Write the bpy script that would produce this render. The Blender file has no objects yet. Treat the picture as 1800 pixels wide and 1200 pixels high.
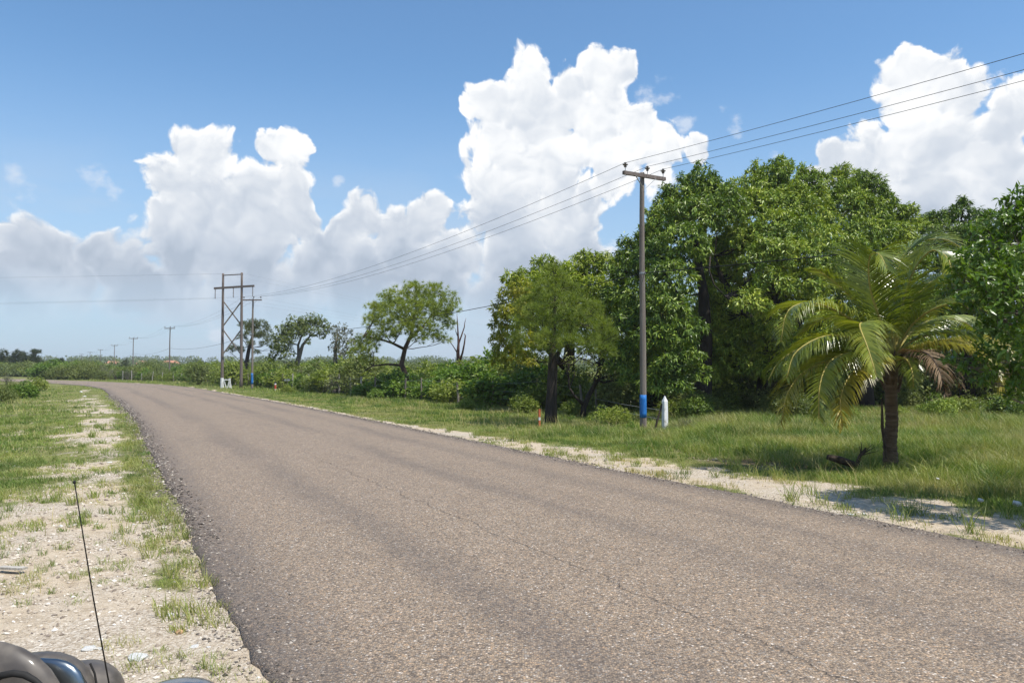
import bpy, math, random
import numpy as np
from mathutils import Vector, Matrix, Quaternion

rng = np.random.default_rng(7)
random.seed(7)
PI = math.pi
scene = bpy.context.scene
COL = scene.collection

# ------------------------------------------------------------------ camera
F_PX, HZ, CAM_H = 1373.0, 645.0, 1.9        # focal length and horizon row in a 1800x1200 frame, eye height (m)
cam_d = bpy.data.cameras.new("camera")
cam = bpy.data.objects.new("camera", cam_d)
COL.objects.link(cam)
cam_d.sensor_width = 36.0
cam_d.lens = 36.0 * F_PX / 1800.0
cam_d.clip_start = 0.05
cam_d.clip_end = 20000.0
cam.location = (0, 0, CAM_H)
cam.rotation_euler = (math.radians(90) + math.atan((HZ - 600.0) / F_PX), 0, 0)
scene.camera = cam

# ------------------------------------------------------------------ light and view
SUN_EL, SUN_AZ = math.radians(62), math.radians(121)      # azimuth clockwise from +Y
SUN_DIR = Vector((math.cos(SUN_EL) * math.sin(SUN_AZ), math.cos(SUN_EL) * math.cos(SUN_AZ), math.sin(SUN_EL)))
sun_d = bpy.data.lights.new("sun", 'SUN')
sun_d.energy = 5.0
sun_d.angle = math.radians(0.53)
sun_d.color = (1.0, 0.955, 0.88)
sun = bpy.data.objects.new("sun", sun_d)
COL.objects.link(sun)
sun.rotation_euler = SUN_DIR.to_track_quat('Z', 'Y').to_euler()
sun.location = (20, -10, 60)

scene.view_settings.view_transform = 'Standard'
scene.view_settings.look = 'None'
scene.view_settings.exposure = 0.22
scene.view_settings.gamma = 1.0
cy = scene.cycles
cy.use_denoising = True
cy.max_bounces = 6
cy.diffuse_bounces = 3
cy.glossy_bounces = 2
cy.transmission_bounces = 3
cy.transparent_max_bounces = 6
cy.use_adaptive_sampling = True
cy.adaptive_threshold = 0.015


def node(nt, typ, **kw):
    n = nt.nodes.new(typ)
    for k, v in kw.items():
        if k.startswith('in_'):
            key = k[3:]
            key = int(key) if key.isdigit() else key.replace('_', ' ')
            n.inputs[key].default_value = v
        else:
            setattr(n, k, v)
    return n


def mth(nt, op, a, b=None, c=None, clamp=False):
    n = nt.nodes.new('ShaderNodeMath')
    n.operation = op
    n.use_clamp = clamp
    for i, v in enumerate((a, b, c)):
        if v is None:
            continue
        if isinstance(v, (int, float)):
            n.inputs[i].default_value = v
        else:
            nt.links.new(v, n.inputs[i])
    return n.outputs[0]


def vmth(nt, op, a, b=None, out=0):
    n = nt.nodes.new('ShaderNodeVectorMath')
    n.operation = op
    for i, v in enumerate((a, b)):
        if v is None:
            continue
        if isinstance(v, (tuple, list)):
            n.inputs[i].default_value = v
        else:
            nt.links.new(v, n.inputs[i])
    return n.outputs[out]


def ramp(nt, fac, stops, interp='LINEAR'):
    n = nt.nodes.new('ShaderNodeValToRGB')
    cr = n.color_ramp
    cr.interpolation = interp
    while len(cr.elements) < len(stops):
        cr.elements.new(0.5)
    for e, (p, c) in zip(cr.elements, stops):
        e.position = p
        e.color = (c[0], c[1], c[2], 1.0) if not isinstance(c, (int, float)) else (c, c, c, 1.0)
    nt.links.new(fac, n.inputs[0])
    return n.outputs[0]


def mixc(nt, fac, a, b, blend='MIX'):
    n = nt.nodes.new('ShaderNodeMix')
    n.data_type = 'RGBA'
    n.blend_type = blend
    for sock, v in ((n.inputs['Factor'], fac), (n.inputs[6], a), (n.inputs[7], b)):
        if isinstance(v, (int, float)):
            sock.default_value = v
        elif isinstance(v, (tuple, list)):
            sock.default_value = (v[0], v[1], v[2], 1.0)
        else:
            nt.links.new(v, sock)
    return n.outputs[2]


def smoothstep(nt, x, lo, hi, to0=0.0, to1=1.0):
    n = nt.nodes.new('ShaderNodeMapRange')
    n.interpolation_type = 'SMOOTHSTEP'
    n.inputs['From Min'].default_value = lo
    n.inputs['From Max'].default_value = hi
    n.inputs['To Min'].default_value = to0
    n.inputs['To Max'].default_value = to1
    nt.links.new(x, n.inputs['Value'])
    return n.outputs[0]


# ------------------------------------------------------------------ sky with cumulus clouds (directions in radians of azimuth, elevation)
def direction(px, py):
    dx = px - 900.0
    return math.atan(dx / F_PX), math.atan((HZ - py) / math.hypot(F_PX, dx))


CLOUDS = [  # where the cumulus heads stand in the sky
    (335, 255, 42), (372, 280, 46), (310, 325, 55), (360, 370, 76), (298, 400, 55), (440, 345, 60), (508, 262, 46), (500, 318, 48),
    (450, 405, 84), (515, 375, 50), (330, 450, 90), (430, 470, 90), (268, 378, 26), (545, 265, 12),
    (925, 125, 42), (868, 178, 42), (930, 190, 68), (880, 250, 60), (1060, 132, 46), (1000, 185, 46), (1095, 118, 30), (1045, 215, 72),
    (950, 295, 86), (870, 315, 58), (1085, 275, 66), (1170, 262, 40), (1225, 262, 26), (980, 380, 92), (1000, 430, 66), (890, 395, 80),
    (905, 470, 80), (1150, 290, 40), (830, 190, 18), (1000, 150, 40), (965, 240, 60), (1020, 250, 60), (940, 520, 60), (1030, 460, 50), (1120, 220, 40),
    (1605, 140, 48), (1660, 128, 40), (1695, 160, 36), (1620, 205, 58), (1570, 270, 62), (1690, 260, 76), (1765, 230, 54), (1480, 292, 42),
    (1535, 310, 56), (1700, 330, 90), (1800, 300, 90), (1640, 345, 80), (1440, 295, 20),
    (640, 385, 44), (600, 418, 46), (690, 425, 66), (752, 372, 36), (735, 402, 46), (560, 435, 42), (560, 480, 66), (650, 480, 66),
    (730, 480, 64), (800, 450, 60), (785, 520, 54), (600, 520, 54), (860, 520, 54),
    (20, 424, 44), (62, 452, 54), (0, 482, 56), (172, 446, 38), (205, 474, 48), (130, 500, 50), (240, 505, 54), (330, 525, 54), (60, 528, 44),
    (420, 540, 54), (500, 535, 50), (940, 540, 40), (1010, 500, 50), (-80, 440, 80), (1900, 260, 120),
    (-220, 420, 130), (2150, 330, 150),
]
WISPS = [(165, 320, 44), (190, 335, 30), (15, 314, 48), (1300, 222, 34), (1345, 210, 14), (1150, 168, 52), (1205, 208, 34), (832, 298, 44), (1370, 268, 20),
         (30, 577, 24), (380, 585, 28), (590, 320, 22), (1270, 185, 22)]

world = bpy.data.worlds.new("World")
scene.world = world
world.use_nodes = True
wt = world.node_tree
wt.nodes.clear()


def cloud_relief(nt, p):
    """Billows: rounded heads at several sizes, 0 on average."""
    vo = node(nt, 'ShaderNodeTexVoronoi', feature='F1', voronoi_dimensions='2D', in_Scale=24.0)
    nt.links.new(p, vo.inputs['Vector'])
    v2 = node(nt, 'ShaderNodeTexVoronoi', feature='F1', voronoi_dimensions='2D', in_Scale=62.0)
    nt.links.new(p, v2.inputs['Vector'])
    d1 = mth(nt, 'MULTIPLY', vo.outputs['Distance'], vo.outputs['Distance'])
    d2 = mth(nt, 'MULTIPLY', v2.outputs['Distance'], v2.outputs['Distance'])
    n2 = node(nt, 'ShaderNodeTexNoise', noise_dimensions='2D', in_Scale=46.0, in_Detail=6.0, in_Roughness=0.57)
    nt.links.new(p, n2.inputs['Vector'])
    a_ = mth(nt, 'MULTIPLY_ADD', d1, -0.62, 0.13)
    b_ = mth(nt, 'MULTIPLY_ADD', d2, -0.26, 0.06)
    c_ = mth(nt, 'MULTIPLY_ADD', n2.outputs['Fac'], 0.75, -0.375)
    return mth(nt, 'ADD', a_, mth(nt, 'ADD', b_, c_))


tc = wt.nodes.new('ShaderNodeTexCoord')
sep = node(wt, 'ShaderNodeSeparateXYZ')
wt.links.new(tc.outputs['Generated'], sep.inputs[0])
az = mth(wt, 'ARCTAN2', sep.outputs[0], sep.outputs[1])
# the same run of clouds is met again further round, so that they stand on every side
az2 = mth(wt, 'SUBTRACT', mth(wt, 'PINGPONG', mth(wt, 'ADD', az, 0.85), 1.7), 0.85)
azs = mth(wt, 'LESS_THAN', mth(wt, 'ABSOLUTE', az), 0.85)
azu = mth(wt, 'ADD', mth(wt, 'MULTIPLY', az, azs), mth(wt, 'MULTIPLY', az2, mth(wt, 'SUBTRACT', 1.0, azs)))
el = mth(wt, 'ARCSINE', sep.outputs[2])
cx = node(wt, 'ShaderNodeCombineXYZ')
wt.links.new(azu, cx.inputs[0])
wt.links.new(el, cx.inputs[1])
nz = node(wt, 'ShaderNodeTexNoise', noise_dimensions='2D', in_Scale=10.0, in_Detail=3.0, in_Roughness=0.55)
wt.links.new(cx.outputs[0], nz.inputs['Vector'])
warp = vmth(wt, 'MULTIPLY', vmth(wt, 'SUBTRACT', nz.outputs['Color'], (0.5, 0.5, 0.5)), (0.045, 0.045, 0.0))
q = vmth(wt, 'ADD', cx.outputs[0], warp)
base = None
wup = None
for (x, y, r) in CLOUDS:
    a, e = direction(x, y)
    d = vmth(wt, 'DISTANCE', q, (a, e, 0.0), out=1)
    v = mth(wt, 'MULTIPLY_ADD', d, -1400.0 / r, 1.0)
    base = v if base is None else mth(wt, 'SMOOTH_MAX', base, v, 0.2)
soft = smoothstep(wt, el, 0.02, 0.15, 0.4, 1.0)
r1 = cloud_relief(wt, q)
r2 = cloud_relief(wt, vmth(wt, 'ADD', q, (-0.0025, 0.0085, 0.0)))
field = mth(wt, 'ADD', base, mth(wt, 'MULTIPLY', r1, soft))
edge_w = smoothstep(wt, el, 0.06, 0.24, 2.2, 8.5)
cover = smoothstep(wt, mth(wt, 'MULTIPLY', field, edge_w), -0.9, 1.0)
slope = mth(wt, 'SUBTRACT', r1, r2)              # > 0 where the billow faces up to the sun
body = smoothstep(wt, field, 0.02, 0.55)
lit = smoothstep(wt, slope, -0.30, 0.30)
calm = mth(wt, 'MULTIPLY_ADD', body, -0.78, 1.0)                     # the thick middle is softer than the rims
calm = mth(wt, 'MULTIPLY', calm, smoothstep(wt, el, 0.05, 0.22, 0.45, 1.0))
lit = mth(wt, 'MULTIPLY', mth(wt, 'SUBTRACT', lit, 0.5), calm)
nlow = node(wt, 'ShaderNodeTexNoise', noise_dimensions='2D', in_Scale=13.0, in_Detail=3.0, in_Roughness=0.5)
wt.links.new(vmth(wt, 'ADD', q, (3.1, 1.7, 0.0)), nlow.inputs['Vector'])
broad = mth(wt, 'MULTIPLY_ADD', nlow.outputs['Fac'], 1.9, -0.95)
# cloud bodies go grey-blue towards their flat bases
lowness = smoothstep(wt, el, 0.07, 0.31)
lift = mth(wt, 'MULTIPLY_ADD', lowness, 0.58, mth(wt, 'MULTIPLY_ADD', lit, 0.72, 0.31))
lift = mth(wt, 'ADD', lift, mth(wt, 'MULTIPLY', broad, mth(wt, 'MULTIPLY_ADD', body, 0.4, 0.2)))
lift = mth(wt, 'SUBTRACT', lift, mth(wt, 'MULTIPLY', body, mth(wt, 'MULTIPLY_ADD', lowness, -0.08, 0.25)))
ccol = ramp(wt, lift, [(0.0, (0.40, 0.465, 0.56)), (0.18, (0.49, 0.55, 0.64)), (0.45, (0.62, 0.665, 0.73)), (0.75, (0.81, 0.83, 0.855)), (1.0, (0.95, 0.95, 0.95))])

sky = node(wt, 'ShaderNodeTexSky', sky_type='NISHITA', sun_disc=False, sun_elevation=SUN_EL, sun_rotation=SUN_AZ,
           altitude=10.0, air_density=1.0, dust_density=0.6, ozone_density=1.6)
SKY_STRENGTH = 0.125
skyc = mixc(wt, 1.0, sky.outputs[0], (0.84, 1.08, 1.20), 'MULTIPLY')
# moist air low over the land
hazef = smoothstep(wt, el, 0.0, 0.38, 0.80, 0.0)
skyc = mixc(wt, hazef, skyc, tuple(c / SKY_STRENGTH for c in (0.42, 0.53, 0.685)))
# thin wisps
n3 = node(wt, 'ShaderNodeTexNoise', in_Scale=26.0, in_Detail=6.0, in_Roughness=0.6, noise_dimensions='2D')
mp = node(wt, 'ShaderNodeMapping')
mp.inputs['Scale'].default_value = (1.0, 1.5, 1.0)
wt.links.new(cx.outputs[0], mp.inputs[0]); wt.links.new(mp.outputs[0], n3.inputs['Vector'])
wacc = None
for (x, y, r) in WISPS:
    a, e = direction(x, y)
    d = vmth(wt, 'DISTANCE', cx.outputs[0], (a, e, 0.0), out=1)
    v = mth(wt, 'MULTIPLY_ADD', d, -1.0 / (r / 1400.0), 1.0)
    wacc = v if wacc is None else mth(wt, 'MAXIMUM', wacc, v)
wv = mth(wt, 'ADD', wacc, mth(wt, 'MULTIPLY_ADD', n3.outputs['Fac'], 2.6, -1.75))
wm = smoothstep(wt, wv, 0.0, 0.9, 0.0, 0.62)
skyc = mixc(wt, wm, skyc, tuple(c / SKY_STRENGTH for c in (0.70, 0.75, 0.83)))
# broad milky veil low in the sky
n4 = node(wt, 'ShaderNodeTexNoise', in_Scale=7.0, in_Detail=4.0, in_Roughness=0.55, noise_dimensions='2D')
mp2 = node(wt, 'ShaderNodeMapping')
mp2.inputs['Scale'].default_value = (0.6, 2.2, 1.0)
wt.links.new(cx.outputs[0], mp2.inputs[0]); wt.links.new(mp2.outputs[0], n4.inputs['Vector'])
veil = mth(wt, 'MULTIPLY', smoothstep(wt, n4.outputs['Fac'], 0.42, 0.68), smoothstep(wt, el, 0.03, 0.30, 0.6, 0.0))
skyc = mixc(wt, veil, skyc, tuple(c / SKY_STRENGTH for c in (0.50, 0.58, 0.69)))
ccs = mixc(wt, 1.0, ccol, tuple([1.0 / SKY_STRENGTH] * 3), 'MULTIPLY')
lowcov = smoothstep(wt, el, 0.03, 0.12, 0.0, 1.0)
final = mixc(wt, mth(wt, 'MULTIPLY', cover, lowcov), skyc, ccs)
bg = node(wt, 'ShaderNodeBackground', in_Strength=SKY_STRENGTH)
wt.links.new(final, bg.inputs[0])
wo = wt.nodes.new('ShaderNodeOutputWorld')
wt.links.new(bg.outputs[0], wo.inputs[0])
world.cycles.sampling_method = 'MANUAL'
world.cycles.sample_map_resolution = 512


# ------------------------------------------------------------------ small tools
def G(px, py):
    """The ground point seen at a photograph pixel."""
    d = CAM_H * F_PX / (py - HZ)
    return np.array([(px - 900.0) / F_PX * d, d, 0.0])


def at(px, py, d):
    """The point d metres ahead seen at a photograph pixel."""
    return np.array([(px - 900.0) / F_PX * d, d, CAM_H + (HZ - py) / F_PX * d])


def tag(o, label=None, cat=None, group=None, kind=None):
    if label: o['label'] = label
    if cat: o['category'] = cat
    if group: o['group'] = group
    if kind: o['kind'] = kind
    return o


def empty(name, loc=(0, 0, 0), label=None, cat=None, group=None):
    o = bpy.data.objects.new(name, None)
    o.empty_display_size = 0.3
    o.location = loc
    COL.objects.link(o)
    return tag(o, label, cat, group)


def np_mesh(name, V, faces_flat, counts, mats, attrs=None, smooth=False):
    me = bpy.data.meshes.new(name)
    V = np.asarray(V, dtype=np.float32)
    nl = len(faces_flat)
    me.vertices.add(len(V)); me.vertices.foreach_set('co', V.ravel())
    me.loops.add(nl); me.loops.foreach_set('vertex_index', np.asarray(faces_flat, dtype=np.int32))
    counts = np.asarray(counts, dtype=np.int32)
    starts = np.concatenate([[0], np.cumsum(counts)[:-1]]).astype(np.int32)
    me.polygons.add(len(counts)); me.polygons.foreach_set('loop_start', starts)
    me.polygons.foreach_set('use_smooth', np.full(len(counts), smooth, dtype=bool))
    for m in (mats if isinstance(mats, (list, tuple)) else [mats]):
        me.materials.append(m)
    if attrs:
        for k, a in attrs.items():
            at_ = me.attributes.new(k, 'FLOAT', 'POINT')
            at_.data.foreach_set('value', np.asarray(a, dtype=np.float32))
    me.update(calc_edges=True)
    return me


def link(name, me, parent=None, loc=None):
    o = bpy.data.objects.new(name, me)
    COL.objects.link(o)
    if parent is not None: o.parent = parent
    if loc is not None: o.location = loc
    return o


def copy_tree(o, loc, rz=0.0, sc=1.0, label=None, group=None):
    c = o.copy(); COL.objects.link(c)
    c.location = loc; c.rotation_euler = (0, 0, rz); c.scale = (sc, sc, sc) if not isinstance(sc, tuple) else sc
    if label: c['label'] = label
    if group: c['group'] = group
    for ch in o.children:
        k = ch.copy(); COL.objects.link(k); k.parent = c
        for gc in ch.children:
            k2 = gc.copy(); COL.objects.link(k2); k2.parent = k
    return c


class MB:
    """Collects shapes and links them as one mesh."""
    def __init__(self):
        self.v, self.f = [], []

    def add(self, vs, fs):
        b = len(self.v)
        self.v += [tuple(p) for p in vs]
        self.f += [tuple(i + b for i in f) for f in fs]

    def tube(self, pts, rad, n=8, cap=True):
        pts = [Vector(p) for p in pts]
        if isinstance(rad, (int, float)): rad = [rad] * len(pts)
        up = Vector((0, 0, 1))
        vs, fs = [], []
        prev = None
        for i, p in enumerate(pts):
            t = (pts[min(i + 1, len(pts) - 1)] - pts[max(i - 1, 0)])
            if t.length < 1e-9: t = up.copy()
            t.normalize()
            if prev is None:
                a = t.cross(up)
                if a.length < 0.05: a = t.cross(Vector((1, 0, 0)))
            else:
                a = prev - t * prev.dot(t)
                if a.length < 1e-6: a = t.cross(Vector((1, 0, 0)))
            a.normalize(); prev = a
            b = t.cross(a)
            for k in range(n):
                w = 2 * PI * k / n
                vs.append(p + (a * math.cos(w) + b * math.sin(w)) * rad[i])
        m = len(pts)
        for i in range(m - 1):
            for k in range(n):
                fs.append((i * n + k, i * n + (k + 1) % n, (i + 1) * n + (k + 1) % n, (i + 1) * n + k))
        if cap:
            fs.append(tuple(range(n - 1, -1, -1)))
            fs.append(tuple((m - 1) * n + k for k in range(n)))
        self.add(vs, fs)

    def box(self, c, s, q=None, taper=1.0):
        c = Vector(c)
        vs = []
        for z in (-1, 1):
            tt = taper if z > 0 else 1.0
            for x, y in ((-1, -1), (1, -1), (1, 1), (-1, 1)):
                v = Vector((x * s[0] / 2 * tt, y * s[1] / 2 * tt, z * s[2] / 2))
                if q is not None: v = q @ v
                vs.append(c + v)
        self.add(vs, [(3, 2, 1, 0), (4, 5, 6, 7), (0, 1, 5, 4), (1, 2, 6, 5), (2, 3, 7, 6), (3, 0, 4, 7)])

    def bar(self, a, b, w, h):
        a, b = Vector(a), Vector(b)
        d = b - a
        self.box((a + b) / 2, (d.length, w, h), d.to_track_quat('X', 'Z'))

    def lathe(self, prof, c, n=12):
        vs, fs = [], []
        for (r, z) in prof:
            for k in range(n):
                w = 2 * PI * k / n
                vs.append((c[0] + r * math.cos(w), c[1] + r * math.sin(w), c[2] + z))
        for i in range(len(prof) - 1):
            for k in range(n):
                fs.append((i * n + k, i * n + (k + 1) % n, (i + 1) * n + (k + 1) % n, (i + 1) * n + k))
        fs.append(tuple(range(n - 1, -1, -1)))
        fs.append(tuple((len(prof) - 1) * n + k for k in range(n)))
        self.add(vs, fs)

    def mesh(self, name, mat, smooth=False):
        me = bpy.data.meshes.new(name)
        me.from_pydata(self.v, [], self.f)
        me.materials.append(mat)
        if smooth:
            me.polygons.foreach_set('use_smooth', [True] * len(me.polygons))
        me.update()
        return me

    def build(self, name, mat, parent=None, loc=None, smooth=False):
        return link(name, self.mesh(name, mat, smooth), parent, loc)


def unit(a):
    a = np.asarray(a, dtype=float)
    return a / np.maximum(np.linalg.norm(a, axis=-1, keepdims=True), 1e-9)


# value noise for masks
_perm = rng.random((256, 256))


def vnoise(x, y, sc=1.0, octs=3, seed=0):
    x = np.asarray(x, float) * sc + seed * 17.3 + 500.0
    y = np.asarray(y, float) * sc + seed * 9.1 + 500.0
    out, amp, tot = 0.0, 1.0, 0.0
    for o in range(octs):
        xi, yi = np.floor(x).astype(int), np.floor(y).astype(int)
        fx, fy = x - xi, y - yi
        fx, fy = fx * fx * (3 - 2 * fx), fy * fy * (3 - 2 * fy)
        a = _perm[xi & 255, yi & 255]; b = _perm[(xi + 1) & 255, yi & 255]
        c = _perm[xi & 255, (yi + 1) & 255]; d = _perm[(xi + 1) & 255, (yi + 1) & 255]
        out = out + amp * ((a * (1 - fx) + b * fx) * (1 - fy) + (c * (1 - fx) + d * fx) * fy)
        tot += amp; amp *= 0.5; x = x * 2.03; y = y * 2.03
    return out / tot


# ------------------------------------------------------------------ road course
EDGE_L = [(9.7, -15.0), (4.9, -6.5), (1.75, -1.0)] + [tuple(G(*p)[:2]) for p in [
    (447, 1133), (383, 993), (317, 900), (273, 807), (249, 757), (227, 723), (207, 703), (193, 694), (178, 683)]] + [
    (-45.5, 82.5), (-54.5, 92.5), (-66.0, 104.0), (-80.0, 116.0), (-98.0, 129.0), (-135.0, 152.0), (-200.0, 188.0), (-330.0, 250.0)]
ROAD_W = 7.6


def catmull(P, step):
    P = [np.array(p, float) for p in P]
    P = [2 * P[0] - P[1]] + P + [2 * P[-1] - P[-2]]
    out = []
    for i in range(1, len(P) - 2):
        p0, p1, p2, p3 = P[i - 1:i + 3]
        n = max(2, int(np.linalg.norm(p2 - p1) / step))
        for k in range(n):
            t = k / n
            out.append(0.5 * ((2 * p1) + (-p0 + p2) * t + (2 * p0 - 5 * p1 + 4 * p2 - p3) * t * t + (-p0 + 3 * p1 - 3 * p2 + p3) * t ** 3))
    out.append(P[-2])
    return np.array(out)


RL = catmull(EDGE_L, 0.5)
for _ in range(40):                                      # smooth out measuring noise
    RL[1:-1] = 0.25 * RL[:-2] + 0.5 * RL[1:-1] + 0.25 * RL[2:]
T = np.gradient(RL, axis=0); T = unit(T)
RN = np.stack([T[:, 1], -T[:, 0]], 1)                    # towards the other side of the road
RARC = np.concatenate([[0], np.cumsum(np.linalg.norm(np.diff(RL, axis=0), axis=1))])


def road_uv(x, y):
    """u = metres across from the left edge (negative on the left verge), v = metres along."""
    x = np.asarray(x, float).ravel(); y = np.asarray(y, float).ravel()
    u = np.empty(len(x)); v = np.empty(len(x))
    C = RL + RN * (ROAD_W / 2)
    for s in range(0, len(x), 20000):
        X = x[s:s + 20000, None]; Y = y[s:s + 20000, None]
        d2 = (X - C[None, :, 0]) ** 2 + (Y - C[None, :, 1]) ** 2
        i = np.argmin(d2, axis=1)
        dx, dy = x[s:s + 20000] - RL[i, 0], y[s:s + 20000] - RL[i, 1]
        u[s:s + 20000] = dx * RN[i, 0] + dy * RN[i, 1]
        v[s:s + 20000] = RARC[i] + dx * T[i, 0] + dy * T[i, 1]
    return u, v


def gz(x, y, u=None):
    """Ground height: flat land with small humps, level with the road beside it."""
    if u is None: u, _ = road_uv(x, y)
    d = np.maximum(np.maximum(-u, u - ROAD_W), 0.0)
    z = -0.035 + np.minimum(d, 1.2) * 0.0 + (vnoise(x, y, 0.9, 3, 3) - 0.5) * 0.10 * np.clip(d / 1.0, 0, 1)
    z = z - 0.10 * np.clip((d - 1.5) / 3.0, 0, 1)
    return np.where((u > 0.3) & (u < ROAD_W - 0.3), -0.09, z)


def bare_mask(x, y, u):
    """1 = bare sand and gravel, 0 = grass."""
    dist = np.hypot(x, y)
    n = vnoise(x, y, 1.1, 4, 5)
    nb = vnoise(x, y, 0.35, 3, 8)
    dl = -u
    # shoulder beside the car
    n6 = vnoise(x, y, 4.5, 3, 6)
    near = np.clip((14.5 - dist) / 8.5, 0, 1)
    band = np.exp(-((dl - 1.0 - 0.8 * near) / (0.9 + 2.2 * near)) ** 2)                 # the gravelly strip beside the seal
    left = band * (0.66 + 0.20 * near) + near * 0.22 - 0.02 * np.clip(dl - 2, 0, 8)
    left = left * np.clip(1.10 - dist / 85.0, 0.05, 1)
    left = left + (n - 0.5) * 1.15 + (nb - 0.5) * 0.5 + (n6 - 0.5) * 0.7 - 0.05
    rim = np.exp(-((dl - 0.35) / 0.30) ** 2) * np.clip((vnoise(x, y, 0.8, 3, 12) - 0.36) * 4, 0, 1)      # thin green line along the seal
    left = left - 0.55 * rim * np.clip((dist - 4.0) / 3.0, 0.25, 1)
    dr = u - ROAD_W
    w = 0.40 + 2.05 * np.clip((27.0 - dist) / 15.0, 0, 1)
    right = np.clip(1.25 - np.abs(dr - w * 0.5) / (w * 0.62), 0, 1.2) + (n - 0.5) * 1.7 + (vnoise(x, y, 4.0, 3, 9) - .5) * .7 - 0.16
    right = np.where(dr > w * 1.25, (vnoise(x, y, 0.55, 3, 31) - 0.83) * 4.0, right)
    # worn grey soil round the palm
    pr = np.hypot((x - 5.6) / 1.9, (y - 16.4) / 1.1)
    right = np.maximum(right, (1.2 - pr) * 0.12 + (n - 0.5) * 0.5)
    m = np.where(u < ROAD_W / 2, left, right)
    return np.clip(m * 1.35, 0, 1)


# ------------------------------------------------------------------ materials
def new_mat(name):
    m = bpy.data.materials.new(name)
    m.use_nodes = True
    nt = m.node_tree
    nt.nodes.clear()
    out = nt.nodes.new('ShaderNodeOutputMaterial')
    return m, nt, out


def principled(nt, col, rough=0.7, spec=0.3, metal=0.0):
    b = nt.nodes.new('ShaderNodeBsdfPrincipled')
    b.inputs['Specular IOR Level'].default_value = spec
    b.inputs['Metallic'].default_value = metal
    if isinstance(rough, (int, float)): b.inputs['Roughness'].default_value = rough
    else: nt.links.new(rough, b.inputs['Roughness'])
    if isinstance(col, (tuple, list)): b.inputs['Base Color'].default_value = (*col, 1.0)
    else: nt.links.new(col, b.inputs['Base Color'])
    return b


def leaf_mat(name, dark, mid, light, trans=0.35, rough=0.42, spec=0.35, tcol=(1.15, 1.25, 0.45), nscale=0.7):
    m, nt, out = new_mat(name)
    geo = nt.nodes.new('ShaderNodeNewGeometry')
    tc_ = nt.nodes.new('ShaderNodeTexCoord')
    nz = node(nt, 'ShaderNodeTexNoise', in_Scale=nscale, in_Detail=2.0)
    nt.links.new(tc_.outputs['Object'], nz.inputs['Vector'])
    oi = nt.nodes.new('ShaderNodeObjectInfo')
    r = mth(nt, 'MULTIPLY_ADD', geo.outputs['Random Per Island'], 0.55, mth(nt, 'MULTIPLY_ADD', nz.outputs['Fac'], 1.1, -0.42))
    r = mth(nt, 'ADD', r, mth(nt, 'MULTIPLY_ADD', oi.outputs['Random'], 0.3, -0.05), clamp=True)
    c = ramp(nt, r, [(0.05, dark), (0.5, mid), (0.95, light)])
    b = principled(nt, c, rough, spec)
    t = nt.nodes.new('ShaderNodeBsdfTranslucent')
    nt.links.new(mixc(nt, 1.0, c, tcol, 'MULTIPLY'), t.inputs[0])
    mx = nt.nodes.new('ShaderNodeMixShader'); mx.inputs[0].default_value = trans
    nt.links.new(b.outputs[0], mx.inputs[1]); nt.links.new(t.outputs[0], mx.inputs[2])
    nt.links.new(mx.outputs[0], out.inputs[0])
    return m


def noisy_mat(name, stops, scale=6.0, stretch=(1, 1, 1), rough=0.85, bump=0.3, detail=6.0, spec=0.2, bscale=None, dist=0.02):
    m, nt, out = new_mat(name)
    tc_ = nt.nodes.new('ShaderNodeTexCoord')
    mp = nt.nodes.new('ShaderNodeMapping'); mp.inputs['Scale'].default_value = stretch
    nt.links.new(tc_.outputs['Object'], mp.inputs[0])
    nz = node(nt, 'ShaderNodeTexNoise', in_Scale=scale, in_Detail=detail, in_Roughness=0.6)
    nt.links.new(mp.outputs[0], nz.inputs['Vector'])
    c = ramp(nt, nz.outputs['Fac'], stops)
    b = principled(nt, c, rough, spec)
    n2 = node(nt, 'ShaderNodeTexNoise', in_Scale=bscale or scale * 3, in_Detail=4.0)
    nt.links.new(mp.outputs[0], n2.inputs['Vector'])
    bp = node(nt, 'ShaderNodeBump', in_Strength=bump, in_Distance=dist)
    nt.links.new(n2.outputs['Fac'], bp.inputs['Height'])
    nt.links.new(bp.outputs[0], b.inputs['Normal'])
    nt.links.new(b.outputs[0], out.inputs[0])
    return m


M = {}
M['mango'] = leaf_mat('mango_leaf', (0.045, 0.09, 0.011), (0.18, 0.27, 0.03), (0.45, 0.50, 0.07), 0.14, 0.43, 0.45)
M['mango_gold'] = leaf_mat('mango_leaf_gold', (0.15, 0.19, 0.02), (0.34, 0.34, 0.035), (0.56, 0.46, 0.06), 0.35, 0.42, 0.4)
M['mango_light'] = leaf_mat('mango_leaf_light', (0.11, 0.17, 0.017), (0.27, 0.34, 0.035), (0.48, 0.50, 0.06), 0.32, 0.4, 0.45)
M['broad'] = leaf_mat('broad_leaf', (0.06, 0.115, 0.015), (0.115, 0.20, 0.022), (0.20, 0.28, 0.035), 0.35, 0.36, 0.5)
M['scrub'] = leaf_mat('scrub_leaf', (0.10, 0.145, 0.024), (0.22, 0.275, 0.045), (0.37, 0.40, 0.08), 0.32)
M['scrub_lime'] = leaf_mat('scrub_leaf_lime', (0.075, 0.14, 0.02), (0.14, 0.23, 0.03), (0.23, 0.30, 0.05), 0.35)
M['scrub_olive'] = leaf_mat('scrub_leaf_olive', (0.085, 0.115, 0.028), (0.165, 0.20, 0.05), (0.28, 0.30, 0.095), 0.3)
M['scrub_grey'] = leaf_mat('scrub_leaf_grey', (0.08, 0.085, 0.05), (0.135, 0.14, 0.085), (0.21, 0.20, 0.135), 0.25)
M['pine'] = leaf_mat('pine_needle', (0.10, 0.145, 0.024), (0.23, 0.285, 0.045), (0.40, 0.43, 0.08), 0.34, 0.5, 0.3)
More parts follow.
